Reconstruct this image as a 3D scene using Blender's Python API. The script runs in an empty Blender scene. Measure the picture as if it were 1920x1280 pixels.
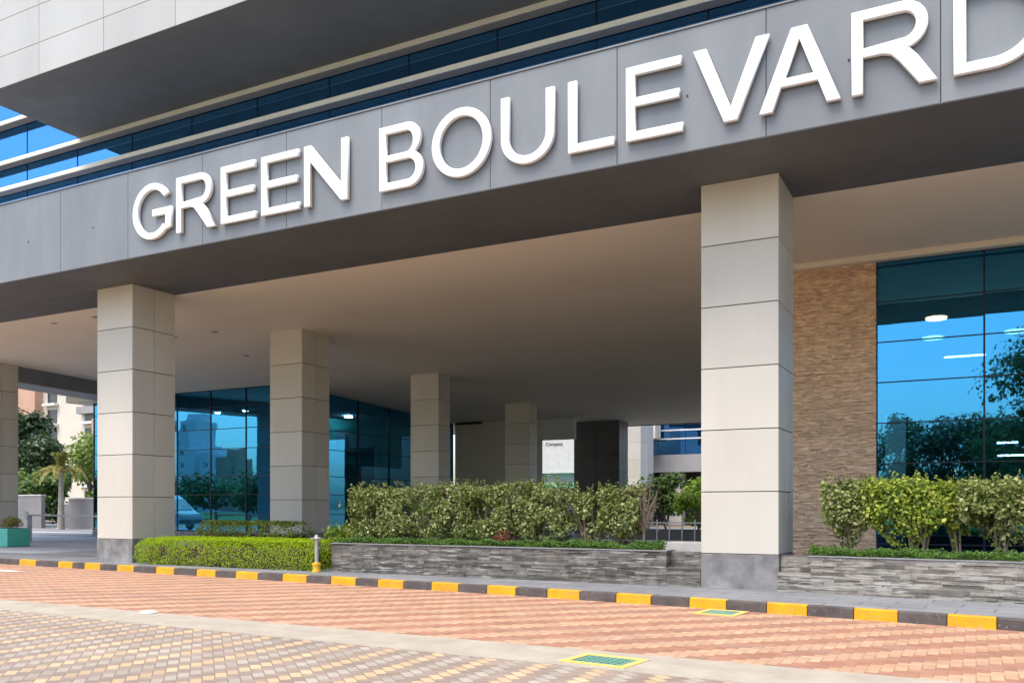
import bpy, math, random
from math import sin, cos, pi, radians as R
from mathutils import Vector, Matrix, noise

random.seed(7)
SC = bpy.context.scene
COL = SC.collection
# ------------------------------------------------------------------ camera, world, sun, exposure
cam = bpy.data.cameras.new('camera'); camo = bpy.data.objects.new('camera', cam); COL.objects.link(camo)
cam.sensor_width = 36.0; cam.lens = 36.0*1658/1920; cam.shift_y = 311.5/1920
cam.clip_start = 0.1; cam.clip_end = 2000
camo.location = (0, 0, 1.6); camo.rotation_euler = (R(90), 0, R(27.7))
SC.camera = camo
SUN_EL, SUN_AZ = 66.0, 200.0            # azimuth clockwise from +Y
w = bpy.data.worlds.new('World'); SC.world = w; w.use_nodes = True
sky = w.node_tree.nodes.new('ShaderNodeTexSky'); sky.sky_type = 'NISHITA'; sky.sun_disc = False
sky.sun_elevation = R(SUN_EL); sky.sun_rotation = R(SUN_AZ)
sky.air_density = 1.0; sky.dust_density = 2.8; sky.ozone_density = 1.0; sky.altitude = 0
bg = w.node_tree.nodes['Background']; bg.inputs['Strength'].default_value = 0.14
w.node_tree.links.new(sky.outputs[0], bg.inputs['Color'])
sun = bpy.data.lights.new('sun', 'SUN'); sun.energy = 1.4; sun.angle = R(38); sun.color = (1.0, 0.965, 0.88)
suno = bpy.data.objects.new('sun', sun); COL.objects.link(suno)
sd = Vector((sin(R(SUN_AZ))*cos(R(SUN_EL)), cos(R(SUN_AZ))*cos(R(SUN_EL)), sin(R(SUN_EL))))
suno.rotation_euler = sd.to_track_quat('Z', 'Y').to_euler(); suno.location = (0, 0, 60)
vs = SC.view_settings; vs.view_transform = 'Standard'; vs.look = 'None'; vs.gamma = 1.0; vs.exposure = 1.38
SC.display_settings.display_device = 'sRGB'
SC.cycles.max_bounces = 10; SC.cycles.diffuse_bounces = 5; SC.cycles.transparent_max_bounces = 12

# ------------------------------------------------------------------ node helper
class V:
    def __init__(s, nt, sock): s.nt, s.s = nt, sock
    def _m(s, op, b=None, c=None):
        n = s.nt.nodes.new('ShaderNodeMath'); n.operation = op
        for i, x in enumerate((s, b, c)):
            if x is None: continue
            if isinstance(x, V): s.nt.links.new(x.s, n.inputs[i])
            else: n.inputs[i].default_value = x
        return V(s.nt, n.outputs[0])
    def __add__(s, b): return s._m('ADD', b)
    def __sub__(s, b): return s._m('SUBTRACT', b)
    def __mul__(s, b): return s._m('MULTIPLY', b)
    def __truediv__(s, b): return s._m('DIVIDE', b)
    def floor(s): return s._m('FLOOR')
    def fract(s): return s._m('FRACT')
    def mod(s, b): return s._m('FLOORED_MODULO', b)
    def lt(s, b): return s._m('LESS_THAN', b)
    def gt(s, b): return s._m('GREATER_THAN', b)
    def min(s, b): return s._m('MINIMUM', b)
    def max(s, b): return s._m('MAXIMUM', b)
def const(nt, x):
    n = nt.nodes.new('ShaderNodeValue'); n.outputs[0].default_value = x; return V(nt, n.outputs[0])
def newmat(name):
    m = bpy.data.materials.new(name); m.use_nodes = True
    nt = m.node_tree; return m, nt, nt.nodes['Principled BSDF']
def obco(nt):
    return nt.nodes.new('ShaderNodeNewGeometry').outputs['Position']
def noise_tex(nt, scale, detail=4, rough=0.55, stretch=None, co=None):
    n = nt.nodes.new('ShaderNodeTexNoise'); n.inputs['Scale'].default_value = scale
    n.inputs['Detail'].default_value = detail; n.inputs['Roughness'].default_value = rough
    c = co or obco(nt)
    if stretch:
        mp = nt.nodes.new('ShaderNodeMapping'); mp.inputs['Scale'].default_value = stretch
        nt.links.new(c, mp.inputs['Vector']); c = mp.outputs[0]
    nt.links.new(c, n.inputs['Vector']); return V(nt, n.outputs['Fac'])
def mix(nt, fac, a, b):
    n = nt.nodes.new('ShaderNodeMix'); n.data_type = 'RGBA'
    if isinstance(fac, V): nt.links.new(fac.s, n.inputs[0])
    else: n.inputs[0].default_value = fac
    for i, x in ((6, a), (7, b)):
        if hasattr(x, 'links'): nt.links.new(x, n.inputs[i])
        else: n.inputs[i].default_value = (*x, 1)
    return n.outputs[2]
def ramp(nt, fac, pts, interp='LINEAR'):
    n = nt.nodes.new('ShaderNodeValToRGB'); n.color_ramp.interpolation = interp
    e = n.color_ramp.elements
    while len(e) < len(pts): e.new(0.5)
    for el, (p, c) in zip(e, pts): el.position = p; el.color = (*c, 1)
    nt.links.new(fac.s, n.inputs[0]); return n.outputs[0]
def remap(v, a, b, c=0.0, d=1.0):
    n = v.nt.nodes.new('ShaderNodeMapRange'); n.inputs[1].default_value = a; n.inputs[2].default_value = b
    n.inputs[3].default_value = c; n.inputs[4].default_value = d
    v.nt.links.new(v.s, n.inputs[0]); return V(v.nt, n.outputs[0])
def bump(nt, bs, h, strength, dist=0.01):
    n = nt.nodes.new('ShaderNodeBump'); n.inputs['Strength'].default_value = strength
    n.inputs['Distance'].default_value = dist
    nt.links.new(h.s, n.inputs['Height']); nt.links.new(n.outputs[0], bs.inputs['Normal'])
def island(nt): return V(nt, nt.nodes.new('ShaderNodeNewGeometry').outputs['Random Per Island'])
def spec(bs, rough, sp=0.5, metal=0.0):
    bs.inputs['Roughness'].default_value = rough; bs.inputs['Specular IOR Level'].default_value = sp
    bs.inputs['Metallic'].default_value = metal

def plain(name, c1, c2=None, rough=0.6, scale=1.2, isl=0.0, metal=0.0, bmp=0.0, sp=0.4, streak=False, bscale=60):
    """a painted / mineral surface: two colours through noise, optional per-piece shade and fine bump"""
    m, nt, bs = newmat(name); spec(bs, rough, sp, metal)
    c2 = c2 or tuple(x*0.86 for x in c1)
    f = noise_tex(nt, scale, 6, 0.6, (1, 1, 0.25) if streak else None)
    col = mix(nt, remap(f, 0.36, 0.66), c1, c2)
    if isl:
        k = remap(island(nt), 0, 1, 1-isl, 1+isl)
        n = nt.nodes.new('ShaderNodeVectorMath'); n.operation = 'SCALE'
        nt.links.new(col, n.inputs[0]); nt.links.new(k.s, n.inputs['Scale']); col = n.outputs[0]
    nt.links.new(col, bs.inputs['Base Color'])
    r2 = noise_tex(nt, scale*3, 3)
    nt.links.new(remap(r2, 0.3, 0.7, rough-0.07, rough+0.08).s, bs.inputs['Roughness'])
    if bmp: bump(nt, bs, noise_tex(nt, bscale, 4), bmp, 0.01)
    return m
def emit(name, c, s):
    m, nt, bs = newmat(name); bs.inputs['Base Color'].default_value = (*c, 1)
    bs.inputs['Emission Color'].default_value = (*c, 1); bs.inputs['Emission Strength'].default_value = s
    return m
def glass(name, tint, body, refl):
    """coated solar glass: tinted mirror coat over tinted see-through glass"""
    m, nt, bs = newmat(name); nt.nodes.remove(bs); out = nt.nodes['Material Output']
    g = nt.nodes.new('ShaderNodeBsdfGlossy'); g.inputs['Color'].default_value = (*tint, 1); g.inputs['Roughness'].default_value = 0.012
    t = nt.nodes.new('ShaderNodeBsdfTransparent'); t.inputs['Color'].default_value = (*body, 1)
    mx = nt.nodes.new('ShaderNodeMixShader')
    lw = nt.nodes.new('ShaderNodeLayerWeight'); lw.inputs['Blend'].default_value = 0.35
    nt.links.new(remap(V(nt, lw.outputs['Facing']), 0, 1, refl, 1.0).s, mx.inputs[0])
    nt.links.new(t.outputs[0], mx.inputs[1]); nt.links.new(g.outputs[0], mx.inputs[2])
    nt.links.new(mx.outputs[0], out.inputs[0])
    bn = nt.nodes.new('ShaderNodeBump'); bn.inputs['Strength'].default_value = 0.03; bn.inputs['Distance'].default_value = 0.05
    nz = noise_tex(nt, 0.8, 2); nt.links.new(nz.s, bn.inputs['Height']); nt.links.new(bn.outputs[0], g.inputs['Normal'])
    return m
def leafmat(name, cols, trans=0.35, rough=0.5, edge=None):
    m, nt, bs = newmat(name); spec(bs, rough, 0.35)
    isl = island(nt)
    n = len(cols); pts = [(i/(n-1) if n > 1 else 0, c) for i, c in enumerate(cols)]
    col = ramp(nt, isl, pts)
    nt.links.new(col, bs.inputs['Base Color'])
    tr = nt.nodes.new('ShaderNodeBsdfTranslucent'); nt.links.new(col, tr.inputs['Color'])
    mx = nt.nodes.new('ShaderNodeMixShader'); mx.inputs[0].default_value = trans
    nt.links.new(bs.outputs[0], mx.inputs[1]); nt.links.new(tr.outputs[0], mx.inputs[2])
    nt.links.new(mx.outputs[0], nt.nodes['Material Output'].inputs[0]); return m
def herring(name, a, rot, cols, joint, period, mixed=False):
    """concrete block paving: 2:1 blocks in herringbone, each zigzag run of one colour"""
    m, nt, bs = newmat(name); spec(bs, 0.8, 0.3)
    mp = nt.nodes.new('ShaderNodeMapping'); mp.inputs['Rotation'].default_value = (0, 0, R(rot)); mp.inputs['Scale'].default_value = (1/a, 1/a, 1)
    nt.links.new(obco(nt), mp.inputs['Vector'])
    sp_ = nt.nodes.new('ShaderNodeSeparateXYZ'); nt.links.new(mp.outputs[0], sp_.inputs[0])
    x, y = V(nt, sp_.outputs[0]), V(nt, sp_.outputs[1])
    i, j = x.floor(), y.floor(); fx, fy = x-i, y-j
    d = i-j; mm = d.mod(4.0); q = ((d-mm)/4.0)
    one = const(nt, 1.0)
    h = mm.lt(1.5)
    is0, is1, is2, is3 = mm.lt(0.5), h*mm.gt(0.5), mm.gt(1.5)*mm.lt(2.5), mm.gt(2.5)
    big = 1.0
    dl = fx + is1*big; dr = (one-fx) + is0*big; db = fy + is2*big; dt = (one-fy) + is3*big
    e = dl.min(dr).min(db.min(dt))
    jm = remap(e, 0.02, 0.07)                      # 0 in the joint, 1 on the block
    k = q.mod(float(period))
    if mixed: k = k*(one-h) + h*2.0; period = 3
    n = len(cols)
    col = ramp(nt, (k+0.5)/float(period), [(t/n, c) for t, c in enumerate(cols)], 'CONSTANT')
    # one id per block
    bi = i - is1; bj = j + is3
    cx = nt.nodes.new('ShaderNodeCombineXYZ'); nt.links.new(bi.s, cx.inputs[0]); nt.links.new(bj.s, cx.inputs[1]); nt.links.new(h.s, cx.inputs[2])
    wn = nt.nodes.new('ShaderNodeTexWhiteNoise'); wn.noise_dimensions = '3D'; nt.links.new(cx.outputs[0], wn.inputs['Vector'])
    kk = remap(V(nt, wn.outputs['Value']), 0, 1, 0.84, 1.12)
    big_n = remap(noise_tex(nt, 0.5, 5, 0.65), 0.3, 0.7, 0.88, 1.08)
    fine = remap(noise_tex(nt, 70, 3, 0.7), 0.3, 0.7, 0.9, 1.06)
    sc = nt.nodes.new('ShaderNodeVectorMath'); sc.operation = 'SCALE'; nt.links.new(col, sc.inputs[0]); nt.links.new((kk*big_n*fine).s, sc.inputs['Scale'])
    dust = mix(nt, remap(noise_tex(nt, 1.7, 6, 0.7), 0.5, 0.8, 0.0, 0.35), sc.outputs[0], (0.5, 0.42, 0.33))
    tyre = remap(noise_tex(nt, 0.55, 5, 0.6, (0.12, 2.2, 1)), 0.48, 0.68, 0, 0.22)
    dust = mix(nt, tyre, dust, (0.20, 0.16, 0.14))
    oil = remap(noise_tex(nt, 0.9, 7, 0.75), 0.60, 0.72, 0, 0.28)
    dust = mix(nt, oil, dust, (0.16, 0.12, 0.10))
    fin = mix(nt, jm, joint, dust)
    nt.links.new(fin, bs.inputs['Base Color'])
    bump(nt, bs, jm + noise_tex(nt, 120, 2)*0.15, 0.6, 0.006)
    return m
def slabs(name, c1, c2, joint, w_, h_, rot=0.0, off=0.5, mort=0.012):
    m, nt, bs = newmat(name); spec(bs, 0.75, 0.35)
    mp = nt.nodes.new('ShaderNodeMapping'); mp.inputs['Rotation'].default_value = (0, 0, R(rot)); nt.links.new(obco(nt), mp.inputs['Vector'])
    b = nt.nodes.new('ShaderNodeTexBrick'); b.offset = off; b.inputs['Scale'].default_value = 1.0
    b.inputs['Brick Width'].default_value = w_; b.inputs['Row Height'].default_value = h_; b.inputs['Mortar Size'].default_value = mort
    b.inputs['Color1'].default_value = (*c1, 1); b.inputs['Color2'].default_value = (*c2, 1); b.inputs['Mortar'].default_value = (*joint, 1)
    nt.links.new(mp.outputs[0], b.inputs['Vector'])
    st = remap(noise_tex(nt, 0.9, 6, 0.65), 0.3, 0.7, 0.8, 1.12)
    sc = nt.nodes.new('ShaderNodeVectorMath'); sc.operation = 'SCALE'; nt.links.new(b.outputs['Color'], sc.inputs[0]); nt.links.new((st*remap(noise_tex(nt, 40, 3), .3, .7, .93, 1.05)).s, sc.inputs['Scale'])
    nt.links.new(sc.outputs[0], bs.inputs['Base Color'])
    bump(nt, bs, noise_tex(nt, 80, 3) - V(nt, b.outputs['Fac']), 0.3, 0.005)
    return m

M = {}
M['road'] = herring('red_block_paving', 0.12, 0, [(0.48, 0.295, 0.185), (0.335, 0.165, 0.108)], (0.30, 0.17, 0.11), 2)
M['fore'] = herring('mixed_block_paving', 0.113, -47, [(0.475, 0.345, 0.21), (0.345, 0.30, 0.25), (0.27, 0.207, 0.167)], (0.19, 0.15, 0.12), 2, True)
M['concrete'] = plain('pale_concrete', (0.385, 0.34, 0.275), (0.31, 0.27, 0.215), 0.85, 2.2, bmp=0.25)
M['pave'] = slabs('grey_slabs', (0.23, 0.235, 0.245), (0.19, 0.195, 0.205), (0.11, 0.11, 0.115), 0.9, 0.45, 4.6)
M['bounce_floor'] = plain('pale_bounce_floor', (0.28, 0.27, 0.245), (0.23, 0.22, 0.20), 0.5, 1.1)  # chosen for the light it throws back up under the porch
M['asphalt'] = plain('worn_asphalt', (0.16, 0.165, 0.175), (0.12, 0.125, 0.13), 0.85, 1.5, bmp=0.3)
M['drive'] = plain('pale_driveway', (0.50, 0.51, 0.52), (0.43, 0.44, 0.45), 0.8, 0.8, bmp=0.2)
M['earth'] = plain('dry_earth', (0.22, 0.17, 0.11), (0.15, 0.12, 0.08), 0.95, 0.7, bmp=0.5)
M['soil'] = plain('planter_soil', (0.07, 0.045, 0.03), (0.04, 0.027, 0.02), 0.95, 6, bmp=0.6)
def worn(name, paint, paint2, under, amount):
    m, nt, bs = newmat(name); spec(bs, 0.6, 0.35)
    c = mix(nt, remap(noise_tex(nt, 3.0, 5, 0.6), 0.35, 0.65), paint, paint2)
    c = mix(nt, remap(noise_tex(nt, 14, 6, 0.75), amount, amount+.05), c, under)
    c = mix(nt, remap(noise_tex(nt, 2.2, 6, 0.7, (1, 1, 4)), .5, .78, 0, .45), c, (0.20, 0.15, 0.11))
    nt.links.new(c, bs.inputs['Base Color']); bump(nt, bs, noise_tex(nt, 40, 4), 0.35, 0.008); return m
M['kerb_y'] = worn('yellow_kerb_paint', (0.80, 0.37, 0.006), (0.66, 0.29, 0.006), (0.30, 0.27, 0.23), 0.60)
M['kerb_k'] = worn('dark_kerb_paint', (0.06, 0.05, 0.047), (0.10, 0.085, 0.08), (0.25, 0.23, 0.21), 0.61)
M['beige'] = plain('beige_panel', (0.61, 0.575, 0.495), (0.555, 0.52, 0.445), 0.42, 0.9, isl=0.08, streak=True)
M['charcoal'] = plain('charcoal_panel', (0.14, 0.145, 0.14), (0.11, 0.115, 0.11), 0.45, 0.7, isl=0.06)
M['dark_gap'] = plain('dark_backing', (0.035, 0.03, 0.027), None, 0.8)
M['plinth'] = plain('grey_plinth', (0.14, 0.135, 0.13), (0.32, 0.31, 0.30), 0.55, 2.0, bmp=0.1)
M['fascia'] = plain('grey_metal_panel', (0.205, 0.216, 0.226), (0.155, 0.165, 0.175), 0.42, 0.75, isl=0.03, streak=True, sp=0.5)
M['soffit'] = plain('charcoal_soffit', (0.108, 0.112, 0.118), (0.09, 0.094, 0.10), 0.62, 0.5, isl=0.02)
M['ceiling'] = plain('cream_ceiling', (0.83, 0.73, 0.60), (0.79, 0.69, 0.56), 0.7, 0.25)
M['upper'] = plain('pale_stone_panel', (0.47, 0.465, 0.45), (0.41, 0.405, 0.39), 0.6, 0.5, isl=0.03, streak=True)
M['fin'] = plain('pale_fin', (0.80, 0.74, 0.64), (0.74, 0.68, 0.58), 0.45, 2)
M['fin_shade'] = plain('shaded_fin_underside', (0.24, 0.21, 0.195), None, 0.5)  # shade below the fins put into a darker colour than their face
M['frame'] = plain('dark_blue_frame', (0.012, 0.018, 0.035), None, 0.4)
M['glass'] = glass('blue_solar_glass', (0.082, 0.43, 0.75), (0.30, 0.52, 0.62), 0.55)
M['glass_up'] = glass('upper_blue_glass', (0.11, 0.37, 0.76), (0.03, 0.12, 0.2), 0.8)
M['letter'] = plain('white_letter', (0.86, 0.85, 0.83), (0.82, 0.81, 0.79), 0.35, 1)
def slatemat(name, c1, c2, pale, thr, isl):
    m, nt, bs = newmat(name); spec(bs, 0.75, 0.3)
    c = mix(nt, remap(noise_tex(nt, 5, 6, 0.6), 0.36, 0.66), c1, c2)
    k = remap(island(nt), 0, 1, 1-isl, 1+isl)
    n = nt.nodes.new('ShaderNodeVectorMath'); n.operation = 'SCALE'; nt.links.new(c, n.inputs[0]); nt.links.new(k.s, n.inputs['Scale'])
    st = noise_tex(nt, 1.7, 7, 0.68, (1, 1, 9))
    c = mix(nt, remap(st, thr, thr+.07, 0, .8), n.outputs[0], pale)
    d = noise_tex(nt, 0.8, 4, 0.6)
    c = mix(nt, remap(d, .5, .7, 0, .3), c, (0.20, 0.16, 0.12))
    nt.links.new(c, bs.inputs['Base Color']); bump(nt, bs, noise_tex(nt, 30, 4), 0.6, 0.01); return m
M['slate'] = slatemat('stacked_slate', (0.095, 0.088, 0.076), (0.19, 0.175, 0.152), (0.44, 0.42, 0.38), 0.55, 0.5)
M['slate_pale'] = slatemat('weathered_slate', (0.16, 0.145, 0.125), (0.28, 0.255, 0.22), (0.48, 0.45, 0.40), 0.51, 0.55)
M['coping'] = plain('coping_slab', (0.30, 0.30, 0.30), (0.24, 0.24, 0.24), 0.6, 3)
M['pale_coping'] = plain('pale_coping_slab', (0.58, 0.56, 0.52), None, 0.7, 3)
M['sand'] = plain('split_sandstone', (0.88, 0.65, 0.45), (0.78, 0.55, 0.37), 0.85, 5, isl=0.2, bmp=0.7, bscale=35)
M['white'] = plain('white_paint', (0.75, 0.75, 0.74), None, 0.5, 1)
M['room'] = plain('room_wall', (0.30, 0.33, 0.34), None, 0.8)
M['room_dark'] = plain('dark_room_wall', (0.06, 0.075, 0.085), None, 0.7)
M['lamp_w'] = emit('white_lamp', (1, 0.97, 0.92), 160)
M['lamp_dim'] = emit('dim_white_lamp', (1, 0.97, 0.92), 8)
M['lamp_t'] = emit('tube_lamp_light', (1, 0.97, 0.92), 40)
M['lamp_o'] = emit('warm_lamp', (1, 0.36, 0.13), 34)
M['metal'] = plain('grey_metal', (0.55, 0.55, 0.54), None, 0.35, 3, metal=0.6)
M['yellow'] = plain('yellow_paint', (0.80, 0.45, 0.03), None, 0.5, 4)
M['rail_y'] = plain('faded_yellow_paint', (0.70, 0.45, 0.07), (0.62, 0.47, 0.2), 0.6, 9)
M['grate'] = plain('green_grate', (0.12, 0.29, 0.22), (0.10, 0.23, 0.19), 0.5, 8)
M['teal'] = plain('teal_paint', (0.10, 0.50, 0.38), (0.08, 0.43, 0.33), 0.45, 2)
M['bark'] = plain('bark', (0.24, 0.185, 0.135), (0.16, 0.12, 0.09), 0.9, 8, bmp=0.5)
M['stem'] = plain('pale_stem', (0.36, 0.28, 0.20), (0.26, 0.2, 0.14), 0.85, 12)
M['palm_bark'] = plain('palm_trunk', (0.38, 0.35, 0.29), (0.28, 0.25, 0.2), 0.9, 6, bmp=0.4)
M['boundary'] = plain('boundary_panel', (0.25, 0.235, 0.225), (0.20, 0.19, 0.185), 0.8, 1)
M['apartment'] = plain('cream_render', (0.66, 0.60, 0.50), (0.60, 0.54, 0.45), 0.85, 0.3)
M['brick_red'] = plain('orange_render', (0.56, 0.34, 0.24), None, 0.85, 0.5)
M['grey_render'] = plain('grey_render', (0.34, 0.33, 0.33), None, 0.8, 0.5)
M['pane_dark'] = plain('dark_pane', (0.05, 0.055, 0.06), None, 0.15, 1, sp=0.6)
M['ficus'] = leafmat('variegated_leaf', [(0.08, 0.12, 0.022), (0.17, 0.235, 0.045), (0.28, 0.325, 0.085), (0.58, 0.56, 0.27), (0.20, 0.255, 0.06), (0.11, 0.155, 0.03)], 0.35, 0.5)
M['ficus_green'] = leafmat('green_leaf', [(0.09, 0.16, 0.02), (0.20, 0.31, 0.03), (0.38, 0.48, 0.05), (0.58, 0.60, 0.12), (0.12, 0.18, 0.035)], 0.35, 0.5)
M['cover'] = leafmat('groundcover_leaf', [(0.04, 0.10, 0.013), (0.08, 0.165, 0.022), (0.14, 0.25, 0.04)], 0.35)
M['clip'] = leafmat('clipped_leaf', [(0.24, 0.40, 0.006), (0.40, 0.58, 0.008), (0.54, 0.72, 0.012), (0.32, 0.36, 0.02)], 0.45, 0.8)
M['lime'] = leafmat('lime_leaf', [(0.12, 0.22, 0.015), (0.25, 0.36, 0.03), (0.33, 0.42, 0.06)], 0.4)
M['tree_dk'] = leafmat('dark_tree_leaf', [(0.022, 0.045, 0.015), (0.04, 0.075, 0.022), (0.07, 0.11, 0.035)], 0.3, 0.3)
M['tree_gr'] = leafmat('green_tree_leaf', [(0.04, 0.08, 0.018), (0.08, 0.14, 0.028), (0.13, 0.20, 0.04)], 0.35)
M['tree_lt'] = leafmat('pale_tree_leaf', [(0.11, 0.18, 0.03), (0.20, 0.29, 0.05), (0.30, 0.36, 0.09)], 0.4)
M['palm'] = leafmat('palm_leaf', [(0.13, 0.17, 0.03), (0.26, 0.24, 0.045), (0.36, 0.28, 0.07)], 0.35)
M['twig'] = leafmat('dry_twig_leaf', [(0.30, 0.20, 0.12), (0.38, 0.27, 0.17)], 0.2)
M['red_leaf'] = leafmat('red_leaf', [(0.16, 0.02, 0.02), (0.25, 0.05, 0.03)], 0.3)
M['grass'] = plain('lawn', (0.10, 0.15, 0.03), (0.07, 0.11, 0.02), 0.95, 3, bmp=0.6)

# ------------------------------------------------------------------ mesh helpers
class MB:
    def __init__(s): s.v, s.f, s.m = [], [], []
    def box(s, x0, x1, y0, y1, z0, z1, mi=0):
        b = len(s.v)
        s.v += [(x0, y0, z0), (x1, y0, z0), (x1, y1, z0), (x0, y1, z0), (x0, y0, z1), (x1, y0, z1), (x1, y1, z1), (x0, y1, z1)]
        s.f += [tuple(b+i for i in q) for q in ((0, 3, 2, 1), (4, 5, 6, 7), (0, 1, 5, 4), (1, 2, 6, 5), (2, 3, 7, 6), (3, 0, 4, 7))]
        s.m += [mi]*6; return s
    def hexa(s, bot, top, mi=0):
        """eight corners: four below, four above, both counter-clockwise from above"""
        b = len(s.v); s.v += list(bot)+list(top)
        s.f += [tuple(b+i for i in q) for q in ((0, 3, 2, 1), (4, 5, 6, 7), (0, 1, 5, 4), (1, 2, 6, 5), (2, 3, 7, 6), (3, 0, 4, 7))]
        s.m += [mi]*6; return s
    def quad(s, a, b, c, d, mi=0):
        n = len(s.v); s.v += [a, b, c, d]; s.f.append((n, n+1, n+2, n+3)); s.m.append(mi); return s
    def poly(s, pts, mi=0):
        n = len(s.v); s.v += list(pts); s.f.append(tuple(range(n, n+len(pts)))); s.m.append(mi); return s
    def tube(s, pts, rad, seg=8, mi=0, cap=True):
        pts = [Vector(p) for p in pts]; n = len(pts); b = len(s.v)
        for i, p in enumerate(pts):
            t = (pts[min(i+1, n-1)]-pts[max(i-1, 0)]).normalized()
            a = t.orthogonal().normalized() if abs(t.z) < 0.9 else Vector((1, 0, 0)) - t*t.x
            a.normalize(); c = t.cross(a); r = rad[i] if hasattr(rad, '__len__') else rad
            for k in range(seg):
                q = p + a*(r*cos(2*pi*k/seg)) + c*(r*sin(2*pi*k/seg)); s.v.append(tuple(q))
        for i in range(n-1):
            for k in range(seg):
                k2 = (k+1) % seg
                s.f.append((b+i*seg+k, b+i*seg+k2, b+(i+1)*seg+k2, b+(i+1)*seg+k)); s.m.append(mi)
        if cap:
            s.f.append(tuple(b+k for k in reversed(range(seg)))); s.m.append(mi)
            s.f.append(tuple(b+(n-1)*seg+k for k in range(seg))); s.m.append(mi)
        return s
    def lathe(s, cx, cy, prof, seg=24, mi=0):
        return s.tube_prof(cx, cy, prof, seg, mi)
    def tube_prof(s, cx, cy, prof, seg, mi):
        b = len(s.v)
        for r, z in prof:
            for k in range(seg): s.v.append((cx+r*cos(2*pi*k/seg), cy+r*sin(2*pi*k/seg), z))
        for i in range(len(prof)-1):
            for k in range(seg):
                k2 = (k+1) % seg
                s.f.append((b+i*seg+k, b+i*seg+k2, b+(i+1)*seg+k2, b+(i+1)*seg+k)); s.m.append(mi)
        s.f.append(tuple(b+k for k in reversed(range(seg)))); s.m.append(mi)
        s.f.append(tuple(b+(len(prof)-1)*seg+k for k in range(seg))); s.m.append(mi)
        return s
    def leaf(s, c, n, size, asp=0.55, fold=0.25, mi=0):
        """one folded leaf: base, two sides, tip"""
        n = Vector(n); n.normalize()
        a = Vector((random.gauss(0, 1), random.gauss(0, 1), random.gauss(0, 1))); a -= n*a.dot(n)
        if a.length < 1e-4: a = n.orthogonal()
        a.normalize(); b2 = n.cross(a); c = Vector(c); k = len(s.v)
        s.v += [tuple(c-a*size*.5), tuple(c+b2*size*asp*.5-n*size*fold*.3), tuple(c+a*size*.5-n*size*fold*.25), tuple(c-b2*size*asp*.5-n*size*fold*.3)]
        s.f += [(k, k+1, k+2), (k, k+2, k+3)]; s.m += [mi, mi]; return s
    def build(s, name, mats, parent=None, bevel=0.0, smooth=False, seg=2):
        me = bpy.data.meshes.new(name)
        o = bpy.data.objects.new(name, me); COL.objects.link(o)
        org = Vector((0, 0, 0))
        if parent is not None:
            p = parent
            while p is not None: org += p.location; p = p.parent
            o.parent = parent
        me.from_pydata([(x-org.x, y-org.y, z-org.z) for x, y, z in s.v], [], s.f)
        for m in (mats if isinstance(mats, (list, tuple)) else [mats]): me.materials.append(m)
        if len(me.materials) > 1: me.polygons.foreach_set('material_index', s.m)
        if smooth: me.polygons.foreach_set('use_smooth', [True]*len(me.polygons))
        me.update()
        if bevel:
            md = o.modifiers.new('bevel', 'BEVEL'); md.width = bevel; md.segments = seg; md.limit_method = 'ANGLE'; md.angle_limit = R(40)
        return o
def tag(o, label=None, cat=None, group=None, kind=None):
    for k, x in (('label', label), ('category', cat), ('group', group), ('kind', kind)):
        if x: o[k] = x
    return o
def thing(name, label, cat, loc=(0, 0, 0), group=None, kind=None):
    o = bpy.data.objects.new(name, None); COL.objects.link(o); o.location = loc
    o.empty_display_size = 0.2
    return tag(o, label, cat, group, kind)
def struct(o): o['kind'] = 'structure'; return o
def copy_tree(o, parent=None):
    c = o.copy(); COL.objects.link(c); c.parent = parent
    for ch in list(o.children): copy_tree(ch, c)
    return c
def zc(v): return 7.5 - max(0.0, v-22.5)*0.039      # the porch ceiling falls towards the back

# ================================================================== GROUND
KERB = [(-60, 18.25), (-45, 17.1), (-23.7, 15.5), (-15, 14.88), (-8, 14.37), (-4, 13.9), (0.3, 13.25), (5, 12.45), (14, 11.0), (30, 8.4)]
def kv(u):
    for (a, b), (c, d) in zip(KERB, KERB[1:]):
        if a <= u <= c: return b+(d-b)*(u-a)/(c-a)
    return KERB[0][1] if u < KERB[0][0] else KERB[-1][1]
def far_e(u): return 9.30 - 0.028*(u+7.5)           # far edge of the concrete strip
def near_e(u): return 8.30 - 0.038*(u+6.6)
US = [-60+i*1.0 for i in range(91)]
b = MB(); b.quad((-900, -900, -0.03), (900, -900, -0.03), (900, 900, -0.03), (-900, 900, -0.03)); struct(b.build('ground', M['earth']))
b = MB(); b.poly([(u, far_e(u)-0.02, 0.0) for u in US] + [(u, kv(u)+0.05, 0.0) for u in reversed(US)]); struct(b.build('road', M['road']))
b = MB()
for i in range(len(US)-1):
    b.hexa([(US[i], near_e(US[i]), -0.05), (US[i+1], near_e(US[i+1]), -0.05), (US[i+1], far_e(US[i+1]), -0.05), (US[i], far_e(US[i]), -0.05)],
           [(US[i], near_e(US[i]), 0.006), (US[i+1], near_e(US[i+1]), 0.006), (US[i+1], far_e(US[i+1]), 0.006), (US[i], far_e(US[i]), 0.006)])
struct(b.build('concrete_channel', M['concrete']))
b = MB(); b.poly([(-60, -9, 0.0), (30, -9, 0.0)] + [(u, near_e(u)+0.02, 0.0) for u in reversed(US)]); struct(b.build('forecourt', M['fore']))
b = MB(); b.quad((-200, -120, -0.01), (120, -120, -0.01), (120, -9.05, -0.01), (-200, -9.05, -0.01)); struct(b.build('lawn', M['grass']))
b = MB(); b.poly([(u, kv(u)+0.16, 0.15) for u in US] + [(30, 62, 0.15), (-60, 62, 0.15)]); struct(b.build('pavement', M['pave']))
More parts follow.
